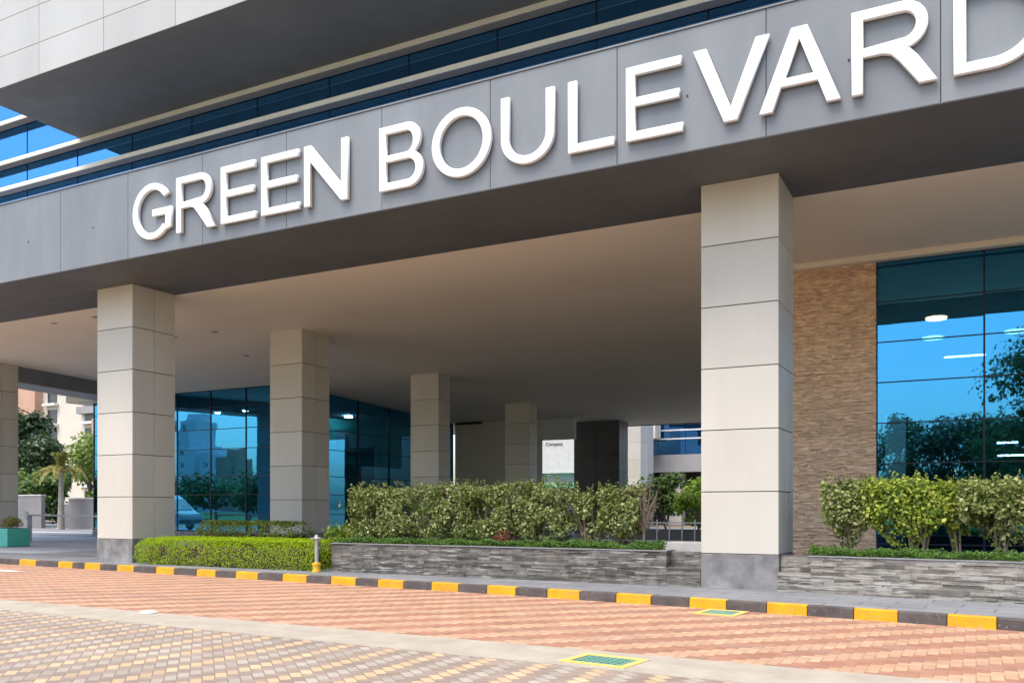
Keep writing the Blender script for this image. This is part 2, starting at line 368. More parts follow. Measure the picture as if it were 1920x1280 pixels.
b = MB(); b.quad((-26.45, 17.7, 0.156), (16, 17.7, 0.156), (16, 49.4, 0.156), (-26.45, 49.4, 0.156)); struct(b.build('porch_bounce_floor', M['bounce_floor']))  # unseen floor sheet added to bounce light onto ceiling and columns
b = MB(); b.quad((-60, 19.4, 0.155), (-26.5, 17.6, 0.155), (-26.5, 29.5, 0.155), (-60, 29.5, 0.155)); struct(b.build('driveway', M['drive']))
b = MB(); b.quad((-200, 18.6, -0.012), (-60, 18.6, -0.012), (-60, 60, -0.012), (-200, 60, -0.012)); struct(b.build('side_road', M['asphalt']))
# kerb: painted stones laid end to end
Y0 = [(-23.74, -22.92), (-21.85, -21.2), (-20.68, -20.0), (-19.3, -18.62), (-17.74, -17.07), (-16.25, -15.59), (-14.92, -14.2), (-13.42, -12.7), (-12.01, -11.32),
      (-10.72, -10.06), (-9.37, -8.73), (-8.08, -7.44), (-6.77, -6.11), (-5.40, -4.76), (-4.09, -3.47), (-2.83, -2.22), (-1.56, -0.97), (-0.35, 0.24), (0.9, 1.5), (2.1, 2.7)]
segs = []; cur = -60.0
for a, c in Y0:
    while a-cur > 1.3: segs.append((cur, cur+0.65, 1)); cur += 0.65
    segs.append((cur, a, 1)); segs.append((a, c, 0)); cur = c
while cur < 29: segs.append((cur, cur+0.62, 1)); segs.append((cur+0.62, cur+1.24, 0)); cur += 1.24
b = MB()
for a, c, mi in segs:
    g = 0.004; a2, c2 = a+g, c-g; da, dc = kv(a2), kv(c2); dz = random.uniform(-.003, .003); dy = random.uniform(-.006, .006); t = 0.155+dz
    w_ = 0.17
    b.hexa([(a2, da+dy, -0.05), (c2, dc+dy, -0.05), (c2, dc+w_, -0.05), (a2, da+w_, -0.05)],
           [(a2, da+dy+0.012, t), (c2, dc+dy+0.012, t), (c2, dc+w_, t), (a2, da+w_, t)], mi)
struct(b.build('kerb', [M['kerb_y'], M['kerb_k']], bevel=0.012))
# faint white road paint at the left end
b = MB(); b.quad((-26, 14.05, 0.004), (-21.6, 13.75, 0.004), (-21.2, 14.0, 0.004), (-26, 14.5, 0.004)); struct(b.build('road_marking', M['white']))

# ================================================================== MAIN BUILDING
FV = 14.33
UL, UR = -37.0, 16.0
bd = thing('office_building', 'large grey office block over the porch, stone clad upper floor above', 'building', (-10, 14.33, 0))
JN = [-35.28, -32.78, -30.28, -27.78, -25.28, -22.78, -20.28, -17.81, -15.36, -12.91, -10.44, -7.98, -5.48, -2.96, -0.46, 2.02, 4.5, 7.0, 9.5, 12, 14.5]
edges = [UL]+JN+[UR]
b = MB()
for a, c in zip(edges, edges[1:]): b.box(a+.005, c-.005, FV, FV+.03, 7.50, 9.53)
fas = b.build('fascia', M['fascia'], bd, bevel=0.006)
for a, c in zip(edges, edges[1:]):
    x = a+1.24; b = MB(); b.tube([(x, FV-.012, 8.42), (x, FV+.002, 8.42)], 0.017, 10); b.build('fixing_bolt', M['frame'], fas)
b = MB(); b.box(UL+.02, UR-.02, FV+.031, FV+.3, 7.515, 9.51); b.build('fascia_backing', M['dark_gap'], bd)
b = MB()
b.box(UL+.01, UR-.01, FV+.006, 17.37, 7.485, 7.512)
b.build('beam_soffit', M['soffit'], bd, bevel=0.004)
b = MB(); b.box(UL-.02, UR, FV-.02, FV+.05, 9.535, 9.565); b.build('fascia_coping', M['fascia'], bd)
# porch ceiling: flat to the front, then falling towards the back
b = MB()
b.hexa([(-35.295, 17.372, 7.497), (UR, 17.372, 7.497), (UR, 22.5, 7.497), (-35.295, 22.5, 7.497)], [(-35.295, 17.372, 7.62), (UR, 17.372, 7.62), (UR, 22.5, 7.62), (-35.295, 22.5, 7.62)])
b.hexa([(-35.295, 22.502, 7.497), (UR, 22.502, 7.497), (UR, 49.4, zc(49.4)), (-35.295, 49.4, zc(49.4))], [(-35.295, 22.502, 7.62), (UR, 22.502, 7.62), (UR, 49.4, 7.62), (-35.295, 49.4, 7.62)])
b.build('ceiling', M['ceiling'], bd)
b = MB()
b.hexa([(UL, 17.375, 7.0), (-35.3, 17.375, 7.0), (-35.3, 49.4, zc(49.4)-.44), (UL, 49.4, zc(49.4)-.44)], [(UL, 17.375, 7.7), (-35.3, 17.375, 7.7), (-35.3, 49.4, 7.7), (UL, 49.4, 7.7)])
b.build('side_beam', M['fascia'], bd)
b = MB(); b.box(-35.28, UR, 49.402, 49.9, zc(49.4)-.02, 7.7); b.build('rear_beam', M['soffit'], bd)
b = MB(); b.box(UL+.05, UR-.05, FV+.31, 49.8, 7.72, 9.50); b.build('porch_roof', M['pale_coping'], bd)  # unseen roof top, made pale to bounce light up at the fins
# upper glazing with pale fins
GV = 17.85
ups = [-46.5+2.45*i for i in range(27)]
for a in ups[:-1]:
    t = random.uniform(-.002, .002)
    b = MB(); b.hexa([(a+.02, GV+t, 9.52), (a+2.43, GV-t, 9.52), (a+2.43, GV-t+.02, 9.52), (a+.02, GV+t+.02, 9.52)], [(a+.02, GV+t, 19), (a+2.43, GV-t, 19), (a+2.43, GV-t+.02, 19), (a+.02, GV+t+.02, 19)])
    b.build('window', M['glass_up'], bd)
for a in ups:
    b = MB(); b.box(a-.012, a+.012, GV-.012, GV+.08, 9.51, 19.02); b.build('mullion', M['frame'], bd)
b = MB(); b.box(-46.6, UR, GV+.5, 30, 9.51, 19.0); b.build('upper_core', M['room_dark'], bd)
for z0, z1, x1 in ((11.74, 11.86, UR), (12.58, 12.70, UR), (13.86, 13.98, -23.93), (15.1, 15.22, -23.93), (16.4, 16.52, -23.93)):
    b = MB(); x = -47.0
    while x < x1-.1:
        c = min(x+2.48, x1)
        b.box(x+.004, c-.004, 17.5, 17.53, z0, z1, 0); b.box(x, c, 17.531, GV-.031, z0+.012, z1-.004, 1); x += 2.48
    b.build('window_fin', [M['fin'], M['fin_shade']], bd)
# upper floor projecting over the porch
OV, OZ, OL = 14.45, 12.71, -23.9
ohs = [OL]+[-21.3+2.47*i for i in range(16)]
b = MB()
zr = [OZ, 13.53, 14.5, 15.9, 17.3, 18.7, 20.1, 21.5, 22.9, 24.3, 25.7]
for a, c in zip(ohs, ohs[1:]):
    for z0, z1 in zip(zr, zr[1:]): b.box(a+.006, c-.006, OV, OV+.03, z0+(.006 if z0 > OZ else 0), z1-.006)
y = OV+.036
while y < 20:
    for z0, z1 in zip(zr, zr[1:]): b.box(OL, OL+.03, y, y+1.22, z0, z1-.01)
    y += 1.235
b.build('upper_wall', M['upper'], bd, bevel=0.005)
b = MB(); b.box(OL+.031, 16, OV+.031, 20.1, OZ+.03, 25.7); b.build('upper_backing', M['dark_gap'], bd)
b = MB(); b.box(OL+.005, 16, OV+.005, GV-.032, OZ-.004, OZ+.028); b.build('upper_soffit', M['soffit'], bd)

# ---- sign letters
def arc(cx, cy, rx, ry, a0, a1, n=28): return [(cx+rx*cos(R(a0+(a1-a0)*i/n)), cy+ry*sin(R(a0+(a1-a0)*i/n))) for i in range(n+1)]
H, T, S = 1.25, 0.162, 0.146
def L_E(w): return [[(0, 0), (w, 0), (w, S), (T, S), (T, H/2-S/2+.02), (w*.94, H/2-S/2+.02), (w*.94, H/2+S/2+.02), (T, H/2+S/2+.02), (T, H-S), (w*.97, H-S), (w*.97, H), (0, H)]]
def L_O(w): return [arc(w/2, H/2, w/2, H/2+.02, 0, 356, 60), arc(w/2, H/2, w/2-T-.01, H/2-S+.015, 356, 0, 60)]
def L_R(w):
    r = .345
    return [[(0, 0), (T, 0), (T, .54), (.43, .54)] + [(.55, .50), (.66, .38), (w-.25, 0), (w, 0), (w-.27, .42), (w-.38, .545)] + arc(w-.13-r, H-r-.005, r+.0, r+.005, -80, 90, 20) + [(0, H)],
            [(T, .54+S-.01), (T, H-S)] + arc(w-.13-r, H-r-.0, r-T, r-S, 90, -90, 18)]
def L_B(w):
    r1, r2 = .315, .35
    y1 = H-r1
    return [[(0, 0)] + arc(w-r2, r2, r2, r2, -90, 62, 18) + arc(w-.06-r1, H-r1, r1, r1, -50, 90, 18) + [(0, H)],
            [(T, S), (T, r2*2-S)] + arc(w-r2-.02, r2, r2-T+.01, r2-S, 90, -90, 14),
            [(T, r2*2-.02), (T, H-S)] + arc(w-.06-r1-.02, (r2*2-.02+H-S)/2, r1-T+.01, (H-S-r2*2+.02)/2, 90, -90, 14)]
def L_D(w):
    return [[(0, 0), (.5, 0)] + arc(.5, H/2, w-.5, H/2, -90, 90, 26) + [(0, H)], [(T, S), (T, H-S)] + arc(.48, H/2, w-.5-T+.02, H/2-S, 90, -90, 26)]
def L_U(w):
    r = w/2
    return [[(0, H), (0, r-.06)] + arc(r, r-.06, r, r-.04, 180, 360, 26) + [(w, H), (w-T, H), (w-T, r-.04)] + arc(r, r-.04, r-T, r-.04-S+.02, 360, 180, 26) + [(T, H)]]
def L_L(w): return [[(0, 0), (w, 0), (w, S), (T, S), (T, H), (0, H)]]
def L_N(w): return [[(0, 0), (T, 0), (T, H-.34), (w-T-.01, 0), (w, 0), (w, H), (w-T, H), (w-T, .34), (T+.01, H), (0, H)]]
def L_V(w): return [[(w/2-.11, 0), (w/2+.11, 0), (w, H), (w-.21, H), (w/2, .22), (.21, H), (0, H)]]
def L_A(w): return [[(0, 0), (.21, 0), (.34, .36), (w-.34, .36), (w-.21, 0), (w, 0), (w/2+.12, H), (w/2-.12, H)], [(.40, .36+S-.02), (w/2, H-.19), (w-.40, .36+S-.02)]]
def L_G(w):
    cx, cy = w/2, H/2
    return [arc(cx, cy, w/2, H/2+.02, 33, 312, 50) + [(w-.015, .20), (w-.015, .66), (w*.51, .66), (w*.51, .50), (w-.2, .50), (w-.2, .29)] + arc(cx, cy, w/2-T-.01, H/2-S+.02, 317, 36, 46)]
LET = [('G', L_G, -17.52, 1.29), ('R', L_R, -16.08, 1.22), ('E', L_E, -14.70, 1.02), ('E', L_E, -13.52, 1.05), ('N', L_N, -12.34, 1.13),
       ('B', L_B, -10.43, 1.03), ('O', L_O, -9.2, 1.29), ('U', L_U, -7.70, 1.07), ('L', L_L, -6.36, .86), ('E', L_E, -5.28, .99), ('V', L_V, -4.11, 1.22),
       ('A', L_A, -3.05, 1.23), ('R', L_R, -1.67, 1.18), ('D', L_D, -0.29, 1.16)]
sg = thing('building_sign', 'white raised GREEN BOULEVARD letters along the grey fascia', 'sign', (-9, FV, 7.82))
dg = None
for ch, fn, u, w_ in LET:
    cu = bpy.data.curves.new('letter', 'CURVE'); cu.dimensions = '2D'; cu.fill_mode = 'BOTH'
    cu.extrude = 0.03; cu.bevel_depth = 0.012; cu.bevel_resolution = 1; cu.offset = -0.010
    for loop in fn(w_):
        sp = cu.splines.new('POLY'); sp.points.add(len(loop)-1); sp.use_cyclic_u = True
        for p, (x, y) in zip(sp.points, loop): p.co = (x, y, 0, 1)
    tmp = bpy.data.objects.new('tmp', cu); COL.objects.link(tmp)
    dg = bpy.context.evaluated_depsgraph_get()
    me = bpy.data.meshes.new_from_object(tmp.evaluated_get(dg)); me.name = 'letter'
    me.transform(Matrix.Rotation(R(90), 4, 'X'))
    COL.objects.unlink(tmp); bpy.data.objects.remove(tmp); bpy.data.curves.remove(cu)
    me.materials.clear(); me.materials.append(M['letter'])
    o = bpy.data.objects.new('letter', me); COL.objects.link(o); o.parent = sg
    o.location = (u+9, -0.066, 0.0)

# ================================================================== COLUMNS
def column(u, v, wd, label, zb=0.15, halves=False, dp=1.4, mat='beige'):
    """front-right corner at (u, v); clad in beige panels, six high"""
    zt = zc(v)-.003 if v > 17 else 7.484
    t = thing('column', label, 'column', (u-wd/2, v+.7, zb), 'beige clad columns carrying the porch')
    x0, x1, y0, y1 = u-wd, u, v, v+dp
    zp = 0.77+(0.0 if v < 17 else -.03)
    n = 6; ph = (zt-zp)/n; b = MB(); th = .03; g = .008
    for k in range(n):
        z0, z1 = zp+k*ph+g, zp+(k+1)*ph-g
        if k == n-1: z1 = zt
        fx = [x0, (x0+x1)/2, x1] if halves else [x0, x1]
        for a, c in zip(fx, fx[1:]):
            b.box(a+g*(a != x0), c-g*(c != x1), y0, y0+th, z0, z1); b.box(a+g*(a != x0), c-g*(c != x1), y1-th, y1, z0, z1)
        ym = (y0+y1)/2
        for a, c in ((y0+th+.002, ym-g), (ym+g, y1-th-.002)):
            b.box(x1-th, x1, a, c, z0, z1); b.box(x0, x0+th, a, c, z0, z1)
    b.build('cladding', M[mat], t, bevel=0.005)
    b = MB(); b.box(x0+th+.004, x1-th-.004, y0+th+.004, y1-th-.004, zp, zt); b.build('core', M['dark_gap'], t)
    b = MB(); b.box(x0-.008, x1+.008, y0-.008, y1+.008, zb-.05, zp-.004); b.build('plinth', M['plinth'], t, bevel=0.008)
    return t
CL = -19.65
column(-3.08, 15.95, 1.38, 'brightest beige column, nearest, standing between the two slate planters')
column(CL, 15.95, 1.38, 'front beige column beside the clipped low hedge')
column(CL, 22.55, 1.38, 'beige column behind the low hedge, left of the leafy planter')
column(CL, 30.9, 1.38, 'third beige column of the row into the porch, rising behind the left end of the shrubs', dp=.9)
column(CL, 39.3, 1.38, 'dim fourth column of the row, in front of the plain back wall', dp=.85)
column(-17.8, 46.9, 2.78, 'wide dark double panel column at the back of the porch', halves=True, mat='charcoal')
column(-35.25, 21.6, 1.38, 'shaded column at the photo\'s left edge, behind the green planter box')

# downlights in the ceiling
for u, v in ((-26.1, 18.2), (-24.1, 18.2), (-24.5, 21.6), (-22.6, 21.6), (-24.6, 25.1), (-26.5, 28.6)):
    b = MB(); z = zc(v); b.lathe(u, v, [(.12, z-.025), (.13, z-.012), (.13, z)], 20, 0); b.lathe(u, v, [(.08, z-.03), (.08, z-.026)], 20, 1)
    tag(b.build('ceiling_light', [M['metal'], M['plinth']]), 'small unlit round downlight in the porch ceiling', 'ceiling light', 'downlights in the porch ceiling')

# ================================================================== RIGHT WING (sandstone pier and glass)
RV = 22.6
rw = thing('glazed_wing', 'wing with rough sandstone wall and blue glass under the porch, behind the right planter', 'building wing', (4, RV, 0))
b = MB(); z = .15
while z < 7.44:
    h = random.choice((.022, .03, .036, .045)); x = -4.5
    h = min(h, 7.45-z)
    while x < -2.12:
        l = min(random.uniform(.06, .20), -2.1-x); d = random.uniform(0, .07); d2 = max(0, min(.08, d+random.uniform(-.035, .035)))
        b.hexa([(x, RV-.02-d, z), (x+l, RV-.02-d2, z), (x+l, RV+.1, z), (x, RV+.1, z)], [(x, RV-.02-d*.8, z+h-.003), (x+l, RV-.02-d2*.8, z+h-.003), (x+l, RV+.1, z+h-.003), (x, RV+.1, z+h-.003)])
        x += l
    z += h
sw = b.build('stone_wall', M['sand'], rw)
b = MB(); b.box(-4.5, -2.1, RV+.101, RV+.4, .1, 7.49); b.box(-4.5, -4.2, RV+.401, 40, .1, 7.0); b.build('side_wall', M['beige'], rw)
b = MB(); b.box(-4.6, 15, 22.15, 22.2, 7.36, 7.496); b.box(-4.6, 15, 22.201, RV-.06, 7.40, 7.494); b.build('cornice', M['ceiling'], rw, bevel=.005)
rows = [.16, .75, 1.69, 2.64, 3.6, 4.56, 5.51, 6.46, 7.39]
bays = [-2.09+2.25*i for i in range(8)]
for a, c in zip(bays, bays[1:]):
    b = MB()
    for z0, z1 in zip(rows, rows[1:]):
        t1, t2 = random.uniform(-.004, .004), random.uniform(-.003, .003)
        b.hexa([(a+.005, RV+t1, z0), (c-.005, RV-t1, z0), (c-.005, RV-t1+.012, z0), (a+.005, RV+t1+.012, z0)],
               [(a+.005, RV+t1+t2, z1), (c-.005, RV-t1+t2, z1), (c-.005, RV-t1+t2+.012, z1), (a+.005, RV+t1+t2+.012, z1)])
    b.build('window', M['glass'], rw)
for a in bays:
    b = MB(); b.box(a-.02, a+.02, RV-.022, RV+.1, .15, 7.395); b.build('mullion', M['frame'], rw)
b = MB()
for z in rows[1:-1]: b.box(bays[0], bays[-1], RV-.016, RV+.07, z-.013, z+.013)
b.build('transom', M['frame'], rw)
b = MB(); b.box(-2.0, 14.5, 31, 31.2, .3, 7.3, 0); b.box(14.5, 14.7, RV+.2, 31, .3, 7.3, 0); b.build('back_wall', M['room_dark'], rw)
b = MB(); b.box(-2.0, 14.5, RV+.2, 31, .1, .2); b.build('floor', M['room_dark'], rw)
b = MB(); b.box(-2.0, 14.5, RV+.2, 31, 7.0, 7.2); b.build('room_ceiling', M['room'], rw)
def lamp_disc(u, v, z, r, m, label):
    b = MB(); b.lathe(u, v, [(r, z), (r*1.0, z+.05)], 28, 0); b.lathe(u, v, [(r*1.12, z+.052), (r*1.12, z+.1)], 28, 1)
    return tag(b.build('ceiling_lamp', [m, M['white']]), label, 'lamp', 'lit lamps inside the glazed wing')
def lamp_tube(u, v, z, l, label):
    b = MB(); b.box(u-l/2, u+l/2, v-.03, v+.03, z, z+.035, 0); b.box(u-l/2, u+l/2, v-.05, v+.05, z+.036, z+.07, 1)
    return tag(b.build('tube_lamp', [M['lamp_t'], M['white']]), label, 'lamp', 'lit lamps inside the glazed wing')
lamp_disc(-.95, 26.3, 6.65, .26, M['lamp_o'], 'round warm orange lamp high behind the blue glass')
lamp_disc(-1.15, 29.3, 6.65, .28, M['lamp_dim'], 'round white lamp low behind the blue glass, next to the sandstone')
lamp_disc(1.0, 29.3, 6.65, .28, M['lamp_dim'], 'round white lamp behind the second bay of blue glass')
lamp_tube(-.3, 29.6, 6.1, 1.1, 'long white tube lamp behind the first bay of blue glass')
lamp_tube(.95, 26.5, 2.95, .9, 'lower white tube lamp behind the second glass bay, above the shrubs')
lamp_tube(.75, 27.5, 3.35, .5, 'short upper white tube lamp behind the second glass bay')

# ================================================================== LEFT WING
LV, LU, LE = 30.6, -27.5, -40.6
lw_ = thing('glass_pavilion', 'blue glass pavilion at the back left of the porch', 'building wing', (-34, LV, 0))
rows = [.5, 1.28, 2.22, 3.1, 4.38, 5.32, 6.35, 7.16]
bays = [LE, -38.9, -36.7, -34.5, -32.25, -30.0, -27.52]
for a, c in zip(bays, bays[1:]):
    b = MB()
    for z0, z1 in zip(rows, rows[1:]):
        t1, t2 = random.uniform(-.003, .003), random.uniform(-.003, .003)
        b.hexa([(a+.005, LV+t1, z0), (c-.005, LV-t1, z0), (c-.005, LV-t1+.012, z0), (a+.005, LV+t1+.012, z0)],
               [(a+.005, LV+t1+t2, z1), (c-.005, LV-t1+t2, z1), (c-.005, LV-t1+t2+.012, z1), (a+.005, LV+t1+t2+.012, z1)])
    b.build('window', M['glass'], lw_)
for a in bays:
    b = MB(); b.box(a-.025, a+.025, LV-.03, LV+.1, .45, zc(LV)-.01); b.build('mullion', M['frame'], lw_)
b = MB()
for z in rows: b.box(LE+.03, LU-.03, LV-.018, LV+.07, z-.016, z+.016)
b.build('transom', M['frame'], lw_)
sb = [30.72, 33.1, 35.75, 38.4, 41.0, 44.8]
for a, c in zip(sb, sb[1:]):
    b = MB()
    b.hexa([(LU-.012, a+.005, .5), (LU, a+.005, .5), (LU, c-.005, .5), (LU-.012, c-.005, .5)], [(LU-.012, a+.005, zc(a)-.02), (LU, a+.005, zc(a)-.02), (LU, c-.005, zc(c)-.02), (LU-.012, c-.005, zc(c)-.02)])
    b.build('window', M['glass'], lw_)
for a in sb:
    b = MB(); b.box(LU-.1, LU+.03, a-.03, a+.03, .45, zc(a)-.03); b.build('mullion', M['frame'], lw_)
b = MB()
for z in rows[1:-1]: b.box(LU-.06, LU+.018, 30.76, 44.8, z-.016, z+.016)
b.build('transom', M['frame'], lw_)
b = MB(); b.box(LE-.05, LU+.04, LV-.06, LV+.15, .1, .48); b.box(LU-.1, LU+.04, LV+.16, 44.85, .1, .48); b.build('base', M['plinth'], lw_)
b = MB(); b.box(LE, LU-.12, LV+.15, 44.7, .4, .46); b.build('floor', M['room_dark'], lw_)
b = MB(); b.box(LE, LU-.12, LV+.15, 44.7, 6.42, 6.5); b.build('room_ceiling', M['room'], lw_)
b = MB(); b.box(-40.5, -40.3, LV+.2, 44.6, .47, 6.41); b.box(-40.28, -34, 36.5, 36.7, .47, 6.41); b.box(-34.2, -34, 36.71, 44.5, .47, 6.41); b.build('room_wall', M['room'], lw_)
b = MB(); b.box(LE-1.2, -36.9, LV-.75, 45, 7.02, 7.4); b.build('roof', M['apartment'], lw_)
for u, v, lab in ((-33.9, 32.6, 'left'), (-32.0, 32.6, 'middle'), (-30.1, 32.6, 'right')):
    b = MB(); b.lathe(u, v, [(.13, 6.36), (.13, 6.40)], 20, 0); b.lathe(u, v, [(.17, 6.40), (.17, 6.418)], 20, 1)
    tag(b.build('ceiling_lamp', [M['lamp_w'], M['white']]), 'lit white downlight behind the pavilion glass, %s of the three in a row' % lab, 'lamp', 'lit downlights behind the pavilion glass')
b = MB(); b.box(-29.2, -28.9, 36.8, 37.1, 6.3, 6.41, 0); b.box(-29.25, -28.85, 36.75, 37.15, 6.412, 6.418, 1)
tag(b.build('ceiling_lamp', [M['lamp_w'], M['white']]), 'lit square lamp behind the dark side glass of the pavilion', 'lamp')
# things inside the pavilion
b = MB(); b.box(-30.0, -29.9, 33.0, 43, 3.9, 6.3); b.box(-30.0, -29.9, 33, 43, 2.6, 3.0)  # panel added in place of a bright reflection in the side glass
tag(b.build('reflection_panel', M['teal']), 'teal panel added inside the pavilion, standing in for a reflection in the side glass', 'panel')
t = thing('noticeboard', 'dark framed board hung on the teal panel inside the pavilion', 'noticeboard', (-29.85, 38.4, 5))
b = MB(); b.box(-29.88, -29.82, 37.0, 40.0, 4.5, 5.75); b.build('frame', M['frame'], t)
b = MB(); b.box(-29.818, -29.80, 37.08, 39.92, 4.58, 5.67); b.build('board', M['room'], t)
t = thing('white_cabinet', 'white counter with a grey disc and a black disc, behind the pavilion glass', 'counter', (-28.6, 33.9, .46))
b = MB(); b.box(-29.3, -27.9, 32.2, 36.4, .47, 1.75); b.box(-29.3, -27.9, 32.2, 36.4, 1.76, 2.55); b.build('carcass', M['white'], t, bevel=.01)
b = MB(); b.tube([(-27.9, 33.55, 2.15), (-27.88, 33.55, 2.15)], .26, 24); b.build('disc', M['metal'], t)
b = MB(); b.tube([(-27.9, 34.35, 2.15), (-27.88, 34.35, 2.15)], .26, 24); tag(b.build('disc', M['frame'], t), 'black disc')

# back wall of the porch with the opening
bw = thing('back_wall', 'plain beige wall at the back of the porch with an opening', 'wall', (-24, 45, 0))
b = MB(); b.hexa([(LU+.05, 45, .1), (-21.85, 45, .1), (-21.85, 45.35, .1), (LU+.05, 45.35, .1)], [(LU+.05, 45, zc(45)-.01), (-21.85, 45, zc(45)-.01), (-21.85, 45.35, zc(45.35)-.01), (LU+.05, 45.35, zc(45.35)-.01)])
b.build('wall', M['ceiling'], bw)
b = MB(); b.box(-22.1, -21.70, 44.9, 44.995, .15, 5.42); b.build('lit_jamb', M['white'], bw)  # white strip on the beige wall: light on its edge put into the colour
b = MB(); b.box(-21.849, -19.75, 45.01, 45.34, 5.42, zc(45.35)-.012); b.build('lintel', M['white'], bw)
b = MB(); b.box(-27.3, -25.6, 44.7, 44.99, 6.5, 6.58); b.build('ledge', M['frame'], bw)
pr = thing('pier', 'pale panelled pier just beyond the back edge of the porch', 'pier', (-21.5, 58.6, 0))
b = MB()
for k in range(6): b.box(-22.6, -20.45, 58.0, 59.5, .1+k*1.2, .1+k*1.2+1.19)
b.build('cladding', M['beige'], pr, bevel=.008)

# ================================================================== PLANTERS
def stacked(b, p0, p1, z0, z1, depth=.25, mi=0):
    """courses of thin split stone between two plan points"""
    p0, p1 = Vector((*p0, 0)), Vector((*p1, 0)); d = (p1-p0); Ln = d.length; d.normalize(); n = Vector((d.y, -d.x, 0)); z = z0
    while z < z1-.004:
        h = random.choice((.028, .035, .042, .055)); h = min(h, z1-z); x = 0.0
        if z1-z-h < .015: h = z1-z
        while x < Ln-.001:
            l = random.uniform(.12, .62)
            if Ln-x-l < .08: l = Ln-x
            o = random.uniform(-.002, .016)
            a, c = p0+d*(x+.001)+n*o, p0+d*(x+l-.001)+n*o; e = n*(-depth-o)
            b.hexa([(a.x, a.y, z), (c.x, c.y, z), (c.x+e.x, c.y+e.y, z), (a.x+e.x, a.y+e.y, z)], [(a.x, a.y, z+h-.002), (c.x, c.y, z+h-.002), (c.x+e.x, c.y+e.y, z+h-.002), (a.x+e.x, a.y+e.y, z+h-.002)], mi)
            x += l
        z += h
pl = thing('slate_planter', 'long dark stacked slate planter left of the bright front column', 'planter', (-9, 16.6, .15))
b = MB(); stacked(b, (-13.0, 15.93), (-5.11, 15.93), .12, .785); stacked(b, (-5.109, 15.93), (-4.47, 15.93), .12, .48); stacked(b, (-4.77, 15.96), (-4.47, 15.96), .481, .785)
stacked(b, (-13.0, 17.6), (-13.0, 16.19), .12, .785); stacked(b, (-5.112, 16.2), (-4.771, 16.2), .481, .785, .1)
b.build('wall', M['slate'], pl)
b = MB(); b.box(-13.02, -5.10, 15.90, 16.2, .788, .806); b.build('coping', M['coping'], pl)
b = MB(); b.box(-12.75, -5.2, 16.2, 17.6, .2, .78); b.build('soil', M['soil'], pl)
b = MB(); b.box(-5.45, -3.2, 16.75, 17.3, .15, .93); b.build('ledge', M['pale_coping'], pl, bevel=.01)
def pv(u): return 15.72-.11*(u+2.5)
pr2 = thing('slate_planter', 'paler weathered stone planter right of the bright front column', 'planter', (1, 16.4, .15))
b = MB(); stacked(b, (-2.5, pv(-2.5)), (7, pv(7)), .12, .765); stacked(b, (-3.06, pv(-2.5)+.05), (-2.502, pv(-2.5)+.05), .12, .48, .2); stacked(b, (-3.06, pv(-2.5)+.33), (-2.52, pv(-2.5)+.33), .481, .765, .1)
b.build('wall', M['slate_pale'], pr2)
b = MB(); b.hexa([(-2.52, pv(-2.52)-.03, .768), (7, pv(7)-.03, .768), (7, pv(7)+.27, .768), (-2.52, pv(-2.52)+.27, .768)], [(-2.52, pv(-2.52)-.03, .788), (7, pv(7)-.03, .788), (7, pv(7)+.27, .788), (-2.52, pv(-2.52)+.27, .788)]); b.build('coping', M['coping'], pr2)
b = MB(); b.hexa([(-2.5, pv(-2.5)+.26, .2), (7, pv(7)+.26, .2), (7, 17.4, .2), (-2.5, 17.4, .2)], [(-2.5, pv(-2.5)+.26, .76), (7, pv(7)+.26, .76), (7, 17.4, .76), (-2.5, 17.4, .76)]); b.build('soil', M['soil'], pr2)

